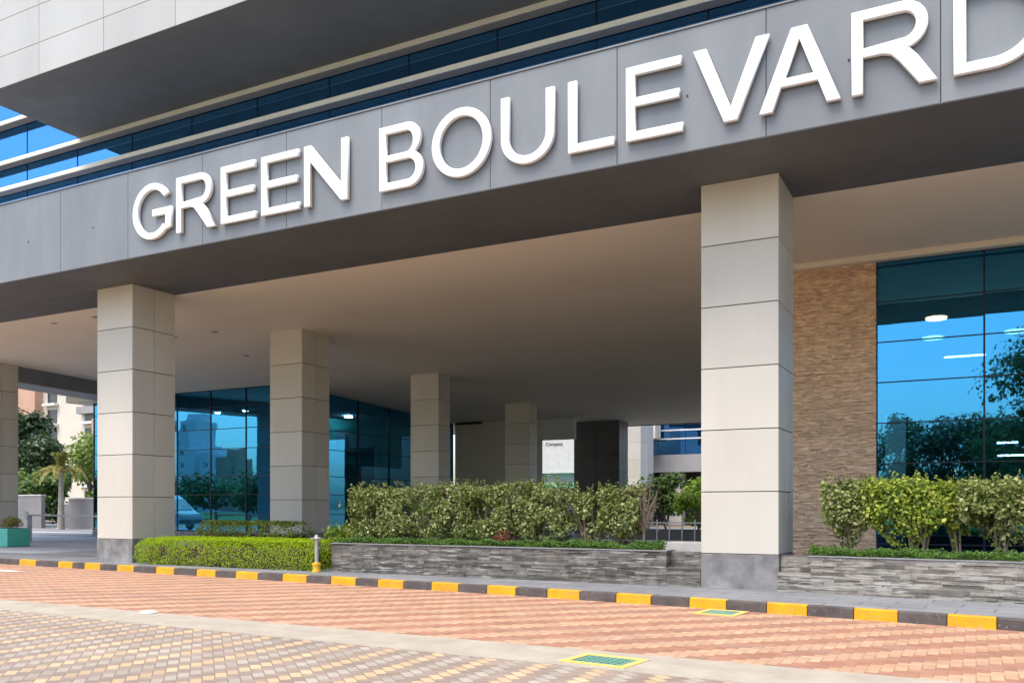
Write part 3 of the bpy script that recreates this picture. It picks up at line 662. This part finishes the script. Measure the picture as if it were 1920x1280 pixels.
# ---- planting
def shrub(name, label, u0, u1, v0, v1, z0, z1, n, mat, stems, group, size=.068, leg=0.35, hole=.06, skirt=0.0):
    """clipped shrub: leaf clumps through a boxy crown with gaps, on bare stems"""
    cx, cy = (u0+u1)/2, (v0+v1)/2
    t = thing(name, label, 'shrub', (cx, cy, z0), group)
    b = MB(); seed = Vector((cx*3.1, cy*1.7, 5)); k = 0; tries = 0
    n = int(n*1.75)
    while k < n and tries < n*30:
        tries += 1
        p = Vector((random.uniform(u0, u1), random.uniform(v0, v1), random.uniform(z0, z1)))
        tz = (p.z-z0)/(z1-z0)
        fx = abs(p.x-cx)/((u1-u0)/2); fy = abs(p.y-cy)/((v1-v0)/2)
        nz = noise.noise(p*2.6+seed); nz2 = noise.noise(p*7+seed)
        lim = 1.0-.14*max(0, nz2)-.10*noise.noise(p*3.3-seed)
        if tz < leg: lim *= max(skirt, .25+.75*(tz/leg)) if leg else 1
        if fx > lim or fy > lim: continue
        if tz > .93-.06*nz2+.05*noise.noise(Vector((p.x*1.5, p.y, 3))): continue
        if nz < -.30+hole: continue
        inner = max(fx, fy, tz)
        if inner < .55 and random.random() < .55: continue
        out = Vector((p.x-cx, (p.y-cy)*1.6, (tz-.35)*.9)) ; out.normalize()
        nrm = out*.8 + Vector((random.gauss(0, .6), random.gauss(0, .6), random.gauss(.35, .5)))
        b.leaf(p, nrm, size*random.uniform(.5, 1.45), .7); k += 1
    # sprigs standing above and beside the clipped line
    for q in range(int((u1-u0)*16)):
        px, py = random.uniform(u0, u1), random.uniform(v0, v1); hh = random.uniform(.02, .12)
        for s_ in range(4): b.leaf((px+random.gauss(0, .02), py+random.gauss(0, .02), z1*1.0-.06+hh*s_/3), (random.gauss(0, 1), random.gauss(0, 1), .5), size*.85)
    b.build('crown', mat, t)
    b = MB()
    for sx in stems:
        for q in range(4):
            x = sx+random.gauss(0, .03); y = cy+random.gauss(0, .04); e = Vector((x+random.uniform(-.38, .38), cy+random.uniform(-.2, .2), z0+(z1-z0)*random.uniform(.6, .9)))
            m_ = Vector(((x*.65+e.x*.35)+random.gauss(0, .03), (y+e.y)/2, z0+(z1-z0)*.3))
            b.tube([(x, y, z0-.12), tuple(m_), tuple(e)], [.022, .015, .006], 6)
    b.build('stem', M['stem'], t)
    return t
GL = 'clipped variegated shrubs in the left planter'
shrub('shrub', 'leafy variegated shrub at the left end of the slate planter', -13.15, -11.15, 16.35, 17.3, .84, 2.17, 5200, M['ficus'], (-12.6, -12.0, -11.5), GL, leg=.12, skirt=.8)
shrub('shrub', 'variegated shrub second from the left end of the slate planter', -11.05, -9.85, 16.35, 17.3, .84, 2.20, 3300, M['ficus'], (-10.5, -10.1), GL, leg=.12, skirt=.8)
shrub('shrub', 'dense pale shrub in the middle of the slate planter', -9.95, -8.72, 16.35, 17.3, .84, 2.17, 3500, M['ficus'], (-9.5, -9.0), GL, leg=.12, skirt=.7)
shrub('shrub', 'tall rounded variegated shrub in front of the white opening', -8.66, -7.45, 16.35, 17.3, .84, 2.24, 3300, M['ficus'], (-8.1,), GL, leg=.15, skirt=.7)
shrub('shrub', 'sparse thin shrub in front of the wide dark column', -7.42, -6.65, 16.4, 17.2, .84, 2.03, 1250, M['ficus'], (-7.1, -6.9), GL, leg=.25, hole=.18)
shrub('shrub', 'shrub next to the dry bare one in the slate planter', -6.72, -5.85, 16.4, 17.2, .84, 2.1, 1900, M['ficus'], (-6.4, -6.1), GL, leg=.3, hole=.1)
shrub('shrub', 'low bright green bush where the clipped hedge meets the slate planter', -14.1, -12.9, 16.9, 17.8, .35, 1.22, 1500, M['lime'], (-13.4,), None, leg=.1, skirt=.8, size=.085)
# dry shrub
t = thing('dry_shrub', 'dry brown almost leafless shrub at the right end of the slate planter', 'shrub', (-5.85, 16.75, .8))
b = MB(); b.tube([(-5.85, 16.75, .75), (-5.83, 16.75, 1.2), (-5.85, 16.75, 1.5)], [.028, .022, .012], 6)
for q in range(38):
    a = random.uniform(0, 2*pi); z = random.uniform(1.2, 1.7); e = random.uniform(.12, .4)
    b.tube([(-5.84, 16.75, z-.15), (-5.84+cos(a)*e*.6, 16.75+sin(a)*e*.5, z+.12), (-5.84+cos(a)*e, 16.75+sin(a)*e*.6, min(2.08, z+random.uniform(.2, .5)))], [.008, .006, .003], 4)
b.build('stem', M['stem'], t)
b = MB()
for q in range(330):
    a = random.uniform(0, 2*pi); e = random.uniform(.05, .4); b.leaf((-5.84+cos(a)*e, 16.75+sin(a)*e*.6, random.uniform(1.15, 2.05)), (random.gauss(0, 1), random.gauss(0, 1), random.gauss(0, 1)), .05, .3)
b.build('foliage', M['twig'], t)
# red leafed plant low between the shrubs
t = thing('red_plant', 'small dark red leaved plant low between the planter shrubs', 'plant', (-8.75, 16.35, .8))
b = MB()
for q in range(110): b.leaf((-8.75+random.gauss(0, .12), 16.33+random.gauss(0, .06), .84+abs(random.gauss(0, .12))), (random.gauss(0, .6), -1, random.gauss(.3, .5)), .09, .35)
b.build('foliage', M['red_leaf'], t)
GR = 'clipped shrubs in the right planter'
shrub('shrub', 'dull olive shrub in front of the sandstone wall', -2.4, -1.55, 16.0, 16.8, .86, 2.14, 1900, M['ficus'], (-1.95,), GR, leg=.5, hole=.12)
shrub('shrub', 'broad bright green shrub on a forked pale trunk in the right planter', -1.72, -.42, 15.9, 16.8, .9, 2.16, 3300, M['ficus_green'], (-.95, -.78), GR, leg=.42, hole=.06)
shrub('shrub', 'thin shrub set behind, between the two broad ones of the right planter', -.55, .15, 16.2, 16.9, .86, 2.1, 1100, M['ficus_green'], (-.25,), GR, leg=.5, hole=.16)
shrub('shrub', 'broad olive shrub on a single trunk at the photo\'s right edge', -.3, 1.25, 15.75, 16.7, .9, 2.14, 3600, M['ficus'], (.28, .42), GR, leg=.5, hole=.06)
shrub('shrub', 'shrub beyond the right edge of the photo', 1.3, 2.7, 15.7, 16.6, .86, 2.14, 2600, M['ficus_green'], (2,), GR, leg=.5, hole=.08)
def cover(label, pts, width, z0, zh, n, mat, size=.04):
    b = MB()
    for q in range(n):
        i = random.randrange(len(pts)-1); f = random.random(); (a, c), (d, e) = pts[i], pts[i+1]
        x, y = a+(d-a)*f, c+(e-c)*f + random.uniform(0, width)
        hh = zh*max(.15, .62+.55*noise.noise(Vector((x*2.6, y*2.6, 1)))+.3*noise.noise(Vector((x*9, y*9, 4))))
        z = z0+hh*random.random()**.6
        b.leaf((x, y-.05*random.random(), z), (random.gauss(0, .5), random.gauss(-.4, .5), 1), size*random.uniform(.7, 1.4), .6)
    o = b.build('groundcover', mat); tag(o, label, 'groundcover', None, 'stuff'); return o
cover('fine green groundcover along the front of the left slate planter', [(-12.9, 15.98), (-9, 15.98), (-5.25, 15.98)], .5, .79, .19, 17000, M['cover'])
cover('fine green groundcover along the front of the right stone planter', [(-2.55, pv(-2.5)+.02), (0, pv(0)+.02), (3, pv(3)+.02)], .6, .77, .19, 13000, M['cover'])
# low clipped hedge
def hedge(name, label, pts, z0, z1, n, mat, size=.045):
    """pts = plan quad corners, clipped flat top with soft rounded ends"""
    c = [Vector((*p, 0)) for p in pts]; cen = sum(c, Vector())/4
    t = thing(name, label, 'hedge', (cen.x, cen.y, z0))
    b = MB(); bl = MB()
    for q in range(n):
        s, w2 = random.random(), random.random()
        k = random.random()
        if k < .42: w2 = abs(random.gauss(0, .05)); z = random.random()
        elif k < .8: z = 1-abs(random.gauss(0, .05))
        elif k < .92: s = (abs(random.gauss(0, .012)) if random.random() < .5 else 1-abs(random.gauss(0, .012))); z = random.random()
        else: z = random.random()
        p = (c[0]*(1-s)+c[1]*s)*(1-w2) + (c[3]*(1-s)+c[2]*s)*w2
        e = min(s*7.0, (1-s)*7.0, 1.0); wv = .05*noise.noise(Vector((p.x*1.3, p.y*1.3, z)))
        rr = 1-(1-min(1, e*1.6))**2
        bulge = .06*sin(pi*min(1, max(0, z)))
        zz = z0+(z1-z0)*(z*(.72+.28*rr)+wv)
        dirv = (c[0]-c[3]).normalized()
        p = p+dirv*(bulge+.05*noise.noise(Vector((p.x*3, z*4, 0))))
        nn = Vector((random.gauss(0, .5), random.gauss(0, .5), random.gauss(0, .5))) + (dirv*.9 if k < .42 else Vector((0, 0, .9)))
        if noise.noise(Vector((p.x*2.6, zz*3.5, 9))) > .34 and random.random() < .7 and k < .42 and z < .75: continue
        if k < .42 and z < .68 and random.random() < .5:
            bl.leaf((p.x, p.y, zz), nn, size*random.uniform(.7, 1.3), .4); continue
        if random.random() < .012: zz += random.uniform(.02, .07)
        b.leaf((p.x, p.y, zz), nn, size*random.uniform(.7, 1.3), .4)
    b.build('foliage', mat, t); bl.build('lower_foliage', M['ficus_green'], t)
    b = MB()
    for q in range(700):
        s = random.random(); p = c[0]*(1-s)+c[1]*s; b.leaf((p.x, p.y+random.uniform(.02, .1), z0+random.uniform(.02, .5)*(z1-z0)*1.3), (random.gauss(0, 1), -1, random.gauss(0, 1)), size*1.1, .2)
    b.build('dry_leaves', M['twig'], t)
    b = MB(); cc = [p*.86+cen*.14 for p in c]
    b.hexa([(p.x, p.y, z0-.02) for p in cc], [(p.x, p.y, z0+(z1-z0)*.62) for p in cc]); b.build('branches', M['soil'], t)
    return t
hedge('clipped_hedge', 'low clipped bright green hedge between the front column and the slate planter', [(-19.3, 15.75), (-13.35, 15.75), (-13.35, 17.2), (-19.3, 17.2)], .15, .85, 22000, M['clip'])
hedge('back_hedge', 'loose darker green hedge behind the low clipped hedge, in front of the second column', [(-21.2, 19.5), (-17.2, 19.3), (-17.2, 20.3), (-21.2, 20.5)], .15, 1.2, 5200, M['ficus_green'], .10)

# ================================================================== SMALL STREET THINGS
t = thing('bollard_light', 'mushroom capped grey bollard light with yellow base at the planter corner', 'bollard', (-13.18, 15.62, .15))
b = MB(); b.lathe(-13.18, 15.62, [(.045, .36), (.045, .86)], 20); b.build('post', M['metal'], t, smooth=False)
b = MB(); b.lathe(-13.18, 15.62, [(.10, .15), (.10, .19), (.085, .2), (.085, .30), (.10, .31), (.10, .36), (.05, .37)], 24); b.build('base', M['yellow'], t)
b = MB(); b.lathe(-13.18, 15.62, [(.05, .86), (.07, .87), (.145, .895), (.15, .915), (.06, .935), (.045, .95), (.04, .985), (.01, 1.0)], 28); b.build('cap', M['metal'], t)
def drain(label, cx, cy, wx, wy, rot, paint):
    t = thing('drain_cover', label, 'drain cover', (cx, cy, 0), 'green drain gratings in the paving')
    def tr(x, y, z): return (cx+x*cos(rot)-y*sin(rot), cy+x*sin(rot)+y*cos(rot), z)
    def bx(b, x0, x1, y0, y1, z0, z1): b.hexa([tr(x0, y0, z0), tr(x1, y0, z0), tr(x1, y1, z0), tr(x0, y1, z0)], [tr(x0, y0, z1), tr(x1, y0, z1), tr(x1, y1, z1), tr(x0, y1, z1)])
    b = MB(); f = .09
    bx(b, -wx, wx, -wy, -wy+f, -.02, .014); bx(b, -wx, wx, wy-f, wy, -.02, .014); bx(b, -wx, -wx+f, -wy+f, wy-f, -.02, .0135); bx(b, wx-f, wx, -wy+f, wy-f, -.02, .0135)
    b.build('frame', paint, t)
    b = MB(); n = 7
    for k in range(n):
        x = -wx+f+.012+(2*wx-2*f-.024)*(k+.5)/n; bx(b, x-.03, x+.03, -wy+f, wy-f, -.02, .010)
    for k in range(5):
        y = -wy+f+(2*wy-2*f)*(k+.5)/5; bx(b, -wx+f, wx-f, y-.012, y+.012, -.02, .0085)
    b.build('grating', M['grate'], t)
    b = MB(); bx(b, -wx+f*.5, wx-f*.5, -wy+f*.5, wy-f*.5, -.01, .0072); b.build('pit', M['dark_gap'], t)
    return t
drain('green drain grating in a yellow frame set in the pale concrete channel', -3.44, 8.62, .385, .30, -.12, M['rail_y'])
drain('green drain grating in a yellow frame in the red paving by the kerb', -3.44, 13.40, .33, .34, -.09, M['rail_y'])
b = MB()
for cx, cy, r in ((-11.1, 9.3, .12),):
    ring = 9
    b.lathe(cx, cy, [(r*1.0, .005), (r*1.1, .02), (r*.8, .045), (r*.3, .055)], ring)
o = b.build('pebble', M['white']); tag(o, 'flat white stone lying on the edge of the concrete channel', 'stone')

# left side: planter box, barrier
t = thing('planter_box', 'square teal planter box with a spiky plant on the left pavement', 'planter', (-31.9, 20.5, .15))
b = MB(); b.box(-32.35, -31.45, 20.1, 21.0, .17, .84); b.build('box', M['teal'], t, bevel=.02)
b = MB(); b.box(-32.28, -31.52, 20.17, 20.93, .841, .845); b.build('soil', M['soil'], t)
b = MB()
for q in range(420):
    a = random.uniform(0, 2*pi); e = random.random()**.6*.42; b.leaf((-31.9+cos(a)*e, 20.55+sin(a)*e, .9+random.random()*.42*(1-e)), (cos(a), sin(a), .6), .16, .22)
b.build('plant', M['palm'], t)
t = thing('boom_barrier', 'thin white boom barrier on a post across the driveway', 'barrier', (-36.2, 24.1, .15))
b = MB(); b.box(-36.27, -36.13, 24.0, 24.2, .155, 1.25); b.build('post', M['white'], t, bevel=.01)
b = MB(); b.tube([(-41.5, 22.4, 1.36), (-32.0, 25.6, 1.22)], .035, 8); b.build('boom', M['white'], t)
b = MB(); b.tube([(-36.2, 23.98, 1.30), (-36.2, 23.94, 1.30)], .16, 20); b.build('disc', M['white'], t)
b = MB(); b.box(-68, -44, 33.4, 34.0, -.01, .16); struct(b.build('traffic_island_kerb', M['pale_coping']))
for i, (a, c, y, z, lab) in enumerate(((-66, -58.7, 40, 2.45, 'left grey boundary wall panel behind the boom barrier'), (-58.5, -55.9, 41.5, 1.85, 'low set back grey gate between the boundary wall panels'), (-55.7, -50.5, 40, 2.2, 'boundary wall panel of brownish grey next to the palm'))):
    t = thing('boundary_wall', lab, 'wall', ((a+c)/2, y, 0))
    b = MB(); b.box(a, c, y, y+.3, -.02, z); b.build('panel', M['boundary'], t)
    b = MB(); b.box(a-.03, c+.03, y-.04, y+.34, z+.002, z+.09); b.build('coping', M['pale_coping'], t)

# ================================================================== TREES
def tree(label, x, y, h, r, mat, n, leaf, trunk=.25, name='tree', base=.25, group=None, squash=1.0, lobes=16):
    t = thing(name, label, 'tree', (x, y, 0), group)
    cen = []
    for q in range(lobes):
        a = random.uniform(0, 2*pi); e = r*random.uniform(.15, .72); zz = h*(base+.1)+ (h*(1-base)-r*.45)*random.random()**.8
        k = 1-.55*max(0, (zz/h-.6)/.4)
        cen.append((Vector((x+cos(a)*e*k, y+sin(a)*e*k, zz)), r*random.uniform(.28, .5)))
    cen.append((Vector((x, y, h-r*.42)), r*.42))
    b = MB()
    for q in range(n):
        c, rr = random.choice(cen); d = Vector((random.gauss(0, 1), random.gauss(0, 1), random.gauss(0, 1))); d.normalize()
        f = random.random()**.4; p = c+Vector((d.x*rr*f, d.y*rr*f, d.z*rr*f*.8*squash))
        if noise.noise(p*(1.6/max(1, r*.4))) < -.22 and random.random() < .8: continue
        b.leaf(p, d*.7+Vector((random.gauss(0, .5), random.gauss(0, .5), .5)), leaf*random.uniform(.6, 1.4), .6)
    b.build('crown', mat, t)
    b = MB(); b.tube([(x, y, -.1), (x+random.gauss(0, .1), y, h*base), (x, y, h*.75)], [trunk, trunk*.75, trunk*.25], 9)
    for c, rr in cen[:9]: b.tube([(x, y, h*base*.9), ((x+c.x)/2, (y+c.y)/2, (h*base+c.z)/2+.1), tuple(c)], [trunk*.45, trunk*.3, trunk*.1], 6)
    b.build('trunk', M['bark'], t)
    return t
tree('large dark broad leaved tree behind the boundary wall', -92.5, 60, 13.2, 7.0, M['tree_dk'], 9000, .62, .4, base=.2)
tree('tall dark tree close behind the large one at the photo\'s left edge', -86.2, 57.5, 9.0, 4.6, M['tree_dk'], 5000, .5, .3, base=.2)
tree('fresh light green tree beside the pavilion glass', -75.5, 57, 9.2, 4.2, M['tree_lt'], 4200, .42, .3, base=.15)
tree('yellowish green bushy tree low behind the boundary wall', -72.5, 47.5, 5.4, 4.2, M['tree_lt'], 3600, .4, .22, base=.12)
tree('mid green bushy tree behind the left wall panel', -66, 45, 4.9, 3.6, M['tree_gr'], 3400, .4, .22, base=.12)
def palm(x, y, h):
    t = thing('palm_tree', 'small palm with drooping yellow green fronds in front of the boundary wall', 'palm', (x, y, 0))
    b = MB(); b.tube([(x, y, -.05), (x+.03, y, .3), (x+.06, y, h*.55), (x+.02, y, h)], [.30, .24, .18, .12], 10); b.build('trunk', M['palm_bark'], t)
    for q in range(13):
        a = 2*pi*q/13+random.gauss(0, .15); up = random.uniform(.5, 1.25) if q % 3 else 1.9; ln = random.uniform(1.7, 2.3); b = MB(); pts = []
        for k in range(9):
            s = k/8; rad = ln*s*(1-.12*s); z = h+up*sin(s*pi*.62)*.75-1.5*s*s*s*(0.8 if up < 1.5 else .1)
            if up > 1.5: rad *= .3
            pts.append(Vector((x+cos(a)*rad, y+sin(a)*rad, z)))
        b.tube(pts, [.035*(1-k/9.5) for k in range(9)], 5)
        for k in range(60):
            s = .12+.86*k/59; i = min(7, int(s*8)); p = pts[i].lerp(pts[i+1], s*8-i); tn = (pts[i+1]-pts[i]).normalized(); sd_ = tn.cross(Vector((0, 0, 1))).normalized()
            for sg_ in (-1, 1):
                l = .5*(1-abs(s-.45))*random.uniform(.8, 1.1); e = p+sd_*sg_*l*.75+tn*l*.35-Vector((0, 0, l*.45)); w2 = tn*.045
                b.poly([tuple(p-w2), tuple(p+w2), tuple(e)])
        b.build('frond', M['palm'], t)
palm(-54.6, 38.6, 4.0)

# ================================================================== BACKGROUND BUILDINGS
ap = thing('apartment_block', 'cream apartment block with orange render bands behind the dark tree', 'building', (-128, 96, 0))
b = MB(); b.box(-160, -112, 92, 110, 0, 36); b.build('wall', M['apartment'], ap)
b = MB(); b.box(-139.2, -134.6, 90.6, 91.99, 0, 36); b.box(-121.6, -116.5, 91.2, 91.99, 0, 15.4); b.box(-123.6, -120.2, 91.2, 91.99, 17.5, 36); b.build('orange_bay', M['brick_red'], ap)
for k in range(9):
    z = 2+k*3.3
    for x in (-151, -145, -133.3, -124.2, -115.5):
        b = MB(); b.box(x, x+2.3, 91.93, 91.99, z, z+2.2); f = b.build('window', M['pane_dark'], ap)
        b = MB(); b.box(x-.4, x+2.7, 91.2, 91.92, z-.5, z-.1); b.build('sill', M['white'], f)
b = MB(); b.box(-125, -111.5, 91, 91.9, 16.3, 17.4); b.build('balcony', M['grey_render'], ap)
# building seen through the gap at the back
ob = thing('far_office_block', 'office building with blue glass bands and a grey spandrel, seen past the pier', 'building', (-22, 80, 0))
b = MB(); b.box(-45, -8, 80, 80.4, 4.93, 6.55); b.build('spandrel', M['grey_render'], ob)
for a in range(14):
    x = -45+a*2.64
    b = MB(); b.box(x+.02, x+2.62, 80.1, 80.13, 6.56, 14); b.build('window', M['glass_up'], ob)
b = MB()
for z in (7.95, 8.75, 10.0, 11.4): b.box(-45, -8, 79.7, 80.09, z, z+.12)
b.build('window_fin', M['white'], ob)
b = MB(); b.box(-45, -26.1, 78, 79.6, 7.98, 14); b.build('bay', M['apartment'], ob)
b = MB(); b.box(-45, -8, 80.5, 95, 4.9, 14); b.box(-45, -8, 84, 95, 0, 4.9); b.build('core', M['room_dark'], ob)
for x in (-26.0, -20.5, -14):
    b = MB(); b.box(x, x+1.6, 80.5, 81.8, 0, 4.9); b.build('column', M['beige'], ob)
wb = thing('white_building', 'white walled building with small black lettering, seen through the opening at the back', 'building', (-33, 72, 0))
b = MB(); b.box(-39.3, -25.6, 70, 76, 4.62, 9.5); b.build('wall', M['pale_coping'], wb)
b = MB(); b.box(-39.3, -25.6, 70.6, 76, 0, 4.6); b.build('lower_wall', M['grey_render'], wb)
b = MB(); b.hexa([(-34.5, 68.4, 3.25), (-27, 68.4, 3.25), (-27, 70.5, 3.7), (-34.5, 70.5, 3.7)], [(-34.5, 68.4, 3.35), (-27, 68.4, 3.35), (-27, 70.5, 3.8), (-34.5, 70.5, 3.8)]); b.build('awning', M['teal'], wb)
cu = bpy.data.curves.new('lettering', 'FONT'); cu.body = '. Company'; cu.size = .42; cu.extrude = .01
tmp = bpy.data.objects.new('tmp', cu); COL.objects.link(tmp); dg = bpy.context.evaluated_depsgraph_get()
me = bpy.data.meshes.new_from_object(tmp.evaluated_get(dg)); me.name = 'lettering'; me.transform(Matrix.Rotation(R(90), 4, 'X'))
COL.objects.unlink(tmp); bpy.data.objects.remove(tmp); me.materials.clear(); me.materials.append(M['frame'])
o = bpy.data.objects.new('lettering', me); COL.objects.link(o); o.parent = wb; o.location = (-33.6+33, -2.02, 7.02)
# greenery and railing past the porch
tree('bright green bush tree behind the railing at the porch back', -17.6, 55.0, 3.9, 1.9, M['tree_gr'], 2600, .26, .09, base=.15)
tree('low bright green bush beside the front column, behind the railing', -15.2, 54, 3.6, 1.9, M['lime'], 2600, .24, .09, base=.1)
tree('dark green bush at the foot of the pier', -19.0, 53.5, 3.1, 1.4, M['tree_dk'], 1800, .2, .09, base=.1)
t = thing('railing', 'dark low railing with slim posts behind the ledge of the slate planter', 'railing', (-10.5, 33, .15))
b = MB(); b.box(-14, -7, 33, 33.06, 1.0, 1.05); b.box(-14, -7, 33, 33.06, .3, .34); b.build('rail', M['metal'], t)
b = MB()
for k in range(15): b.box(-14+.5*k, -14+.5*k+.04, 33.001, 33.059, .15, 1.15)
b.build('baluster', M['metal'], t)
b = MB(); b.box(-14, -7, 34, 34.3, .1, .75); tag(b.build('low_wall', M['boundary']), 'dark low wall behind the railing', 'wall')

# ================================================================== ACROSS THE ROAD (seen in the glass)
gt = 'street trees reflected in the blue glass'
for i, (x, y, h, r, m, lab) in enumerate(((3.9, -20, 12.4, 4.8, 'tree_gr', 'tallest reflected tree at the edge of the right glass'), (-2.2, -22, 7.9, 3.4, 'tree_dk', 'dark round tree reflected in the first glass bay'), (-6.5, -24, 7.4, 3.2, 'tree_gr', 'tree reflected next to the sandstone wall'),
        (-4.6, -27, 8.6, 3.0, 'tree_gr', 'slim tree reflected behind the dark round one'), (.6, -25, 8.2, 3.2, 'tree_gr', 'tree reflected beside the middle mullion of the right glass'), (-9.5, -22, 7.6, 3.2, 'tree_gr', 'leafy tree reflected at the sandstone edge'), (1.5, -30, 8.5, 3.6, 'tree_dk', 'dark tree reflected low between the two bays'),
        (13, -23, 11, 4.8, 'tree_gr', 'tree across the road to the right'), (-13, -25, 7.2, 3.6, 'tree_gr', 'tree across the road behind the camera'), (-21, -25, 8, 4, 'tree_dk', 'dark tree across the road'), (21, -24, 9, 4.4, 'tree_dk', 'tree far across the road'),
        (-72, -14, 6.2, 5, 'tree_gr', 'low tree reflected in the pavilion glass'), (-82, -17, 6.6, 5.5, 'tree_gr', 'broad tree reflected in the pavilion glass'), (-92, -18, 6.2, 5, 'tree_dk', 'dark tree reflected in the pavilion glass'), (-102, -16, 7, 5.5, 'tree_gr', 'far tree reflected in the pavilion glass'), (-113, -22, 7, 6, 'tree_gr', 'farthest tree reflected in the pavilion glass'))):
    tree(lab, x, y, h, r, M[m], (9000 if h > 12 else 4600) if x > -30 else 2200, .30 if x > -30 else .55, .22, base=.18, group=gt, lobes=26 if h > 12 else 16)
for x0, x1, y0, y1, h, m, lab in ((-182, -176, -108, -100, 24, 'white', 'white tower reflected in the pavilion glass'), (-148, -142, -86, -80, 12.5, 'brick_red', 'brown block reflected in the pavilion glass'), (-174, -170, -108, -100, 15, 'white', 'pale low block reflected in the pavilion glass')):
    t = thing('reflected_building', lab, 'building', ((x0+x1)/2, (y0+y1)/2, 0))
    b = MB(); b.box(x0, x1, y0, y1, 0, h); b.box(x0+1, x1-1, y0+2, y1-2, h, h+2); b.build('wall', M[m], t)
    b = MB()
    for k in range(int(h/3.4)):
        for q in range(int((x1-x0)/4)): b.box(x0+1+q*4, x0+2.4+q*4, y1, y1+.03, 1.2+k*3.4, 2.4+k*3.4)
    b.build('window', M['grey_render'], t)

# white van parked on the driveway beyond the left edge, seen in the pavilion glass
vn = thing('van', 'white van parked on the driveway, seen only as a reflection in the pavilion glass', 'van', (-47, 18.6, .155))
prof = [(-49.6, .45), (-44.4, .45), (-44.3, .95), (-44.9, 1.25), (-45.9, 2.0), (-46.5, 2.3), (-49.4, 2.35), (-49.65, 2.1)]
b = MB(); n = len(prof)
for y in (19.9, 21.7): b.v += [(x, y, z+.15) for x, z in prof]
b.f += [tuple(range(n)), tuple(range(2*n-1, n-1, -1))] + [(i, i+n, (i+1) % n+n, (i+1) % n) for i in range(n)]; b.m += [0]*(n+2)
b.build('body', M['white'], vn, bevel=.06)
b = MB(); b.hexa([(-49.2, 21.69, 1.45), (-46.0, 21.69, 1.45), (-46.0, 21.715, 1.45), (-49.2, 21.715, 1.45)], [(-49.2, 21.69, 2.2), (-46.5, 21.69, 2.2), (-46.5, 21.715, 2.2), (-49.2, 21.715, 2.2)]); b.build('side_window', M['pane_dark'], vn)
b = MB(); b.hexa([(-49.2, 19.885, 1.45), (-46.0, 19.885, 1.45), (-46.0, 19.91, 1.45), (-49.2, 19.91, 1.45)], [(-49.2, 19.885, 2.2), (-46.5, 19.885, 2.2), (-46.5, 19.91, 2.2), (-49.2, 19.91, 2.2)]); b.build('side_window', M['pane_dark'], vn)
b = MB(); b.hexa([(-44.98, 20.05, 1.45), (-44.9, 20.05, 1.45), (-44.9, 21.55, 1.45), (-44.98, 21.55, 1.45)], [(-45.85, 20.05, 2.14), (-45.77, 20.05, 2.14), (-45.77, 21.55, 2.14), (-45.85, 21.55, 2.14)]); b.build('windscreen', M['pane_dark'], vn)
b = MB(); b.box(-44.5, -44.15, 19.88, 21.72, .55, .8); b.build('bumper', M['charcoal'], vn, bevel=.03)
for x in (-48.6, -45.4):
    for y0, y1 in ((19.86, 20.06), (21.54, 21.74)):
        b = MB(); b.tube([(x, y0, .49), (x, y1, .49)], .335, 20); wh = b.build('wheel', M['charcoal'], vn)
        b = MB(); b.tube([(x, y0-.01, .49), (x, y1+.01, .49)], .19, 16); b.build('rim', M['metal'], wh)
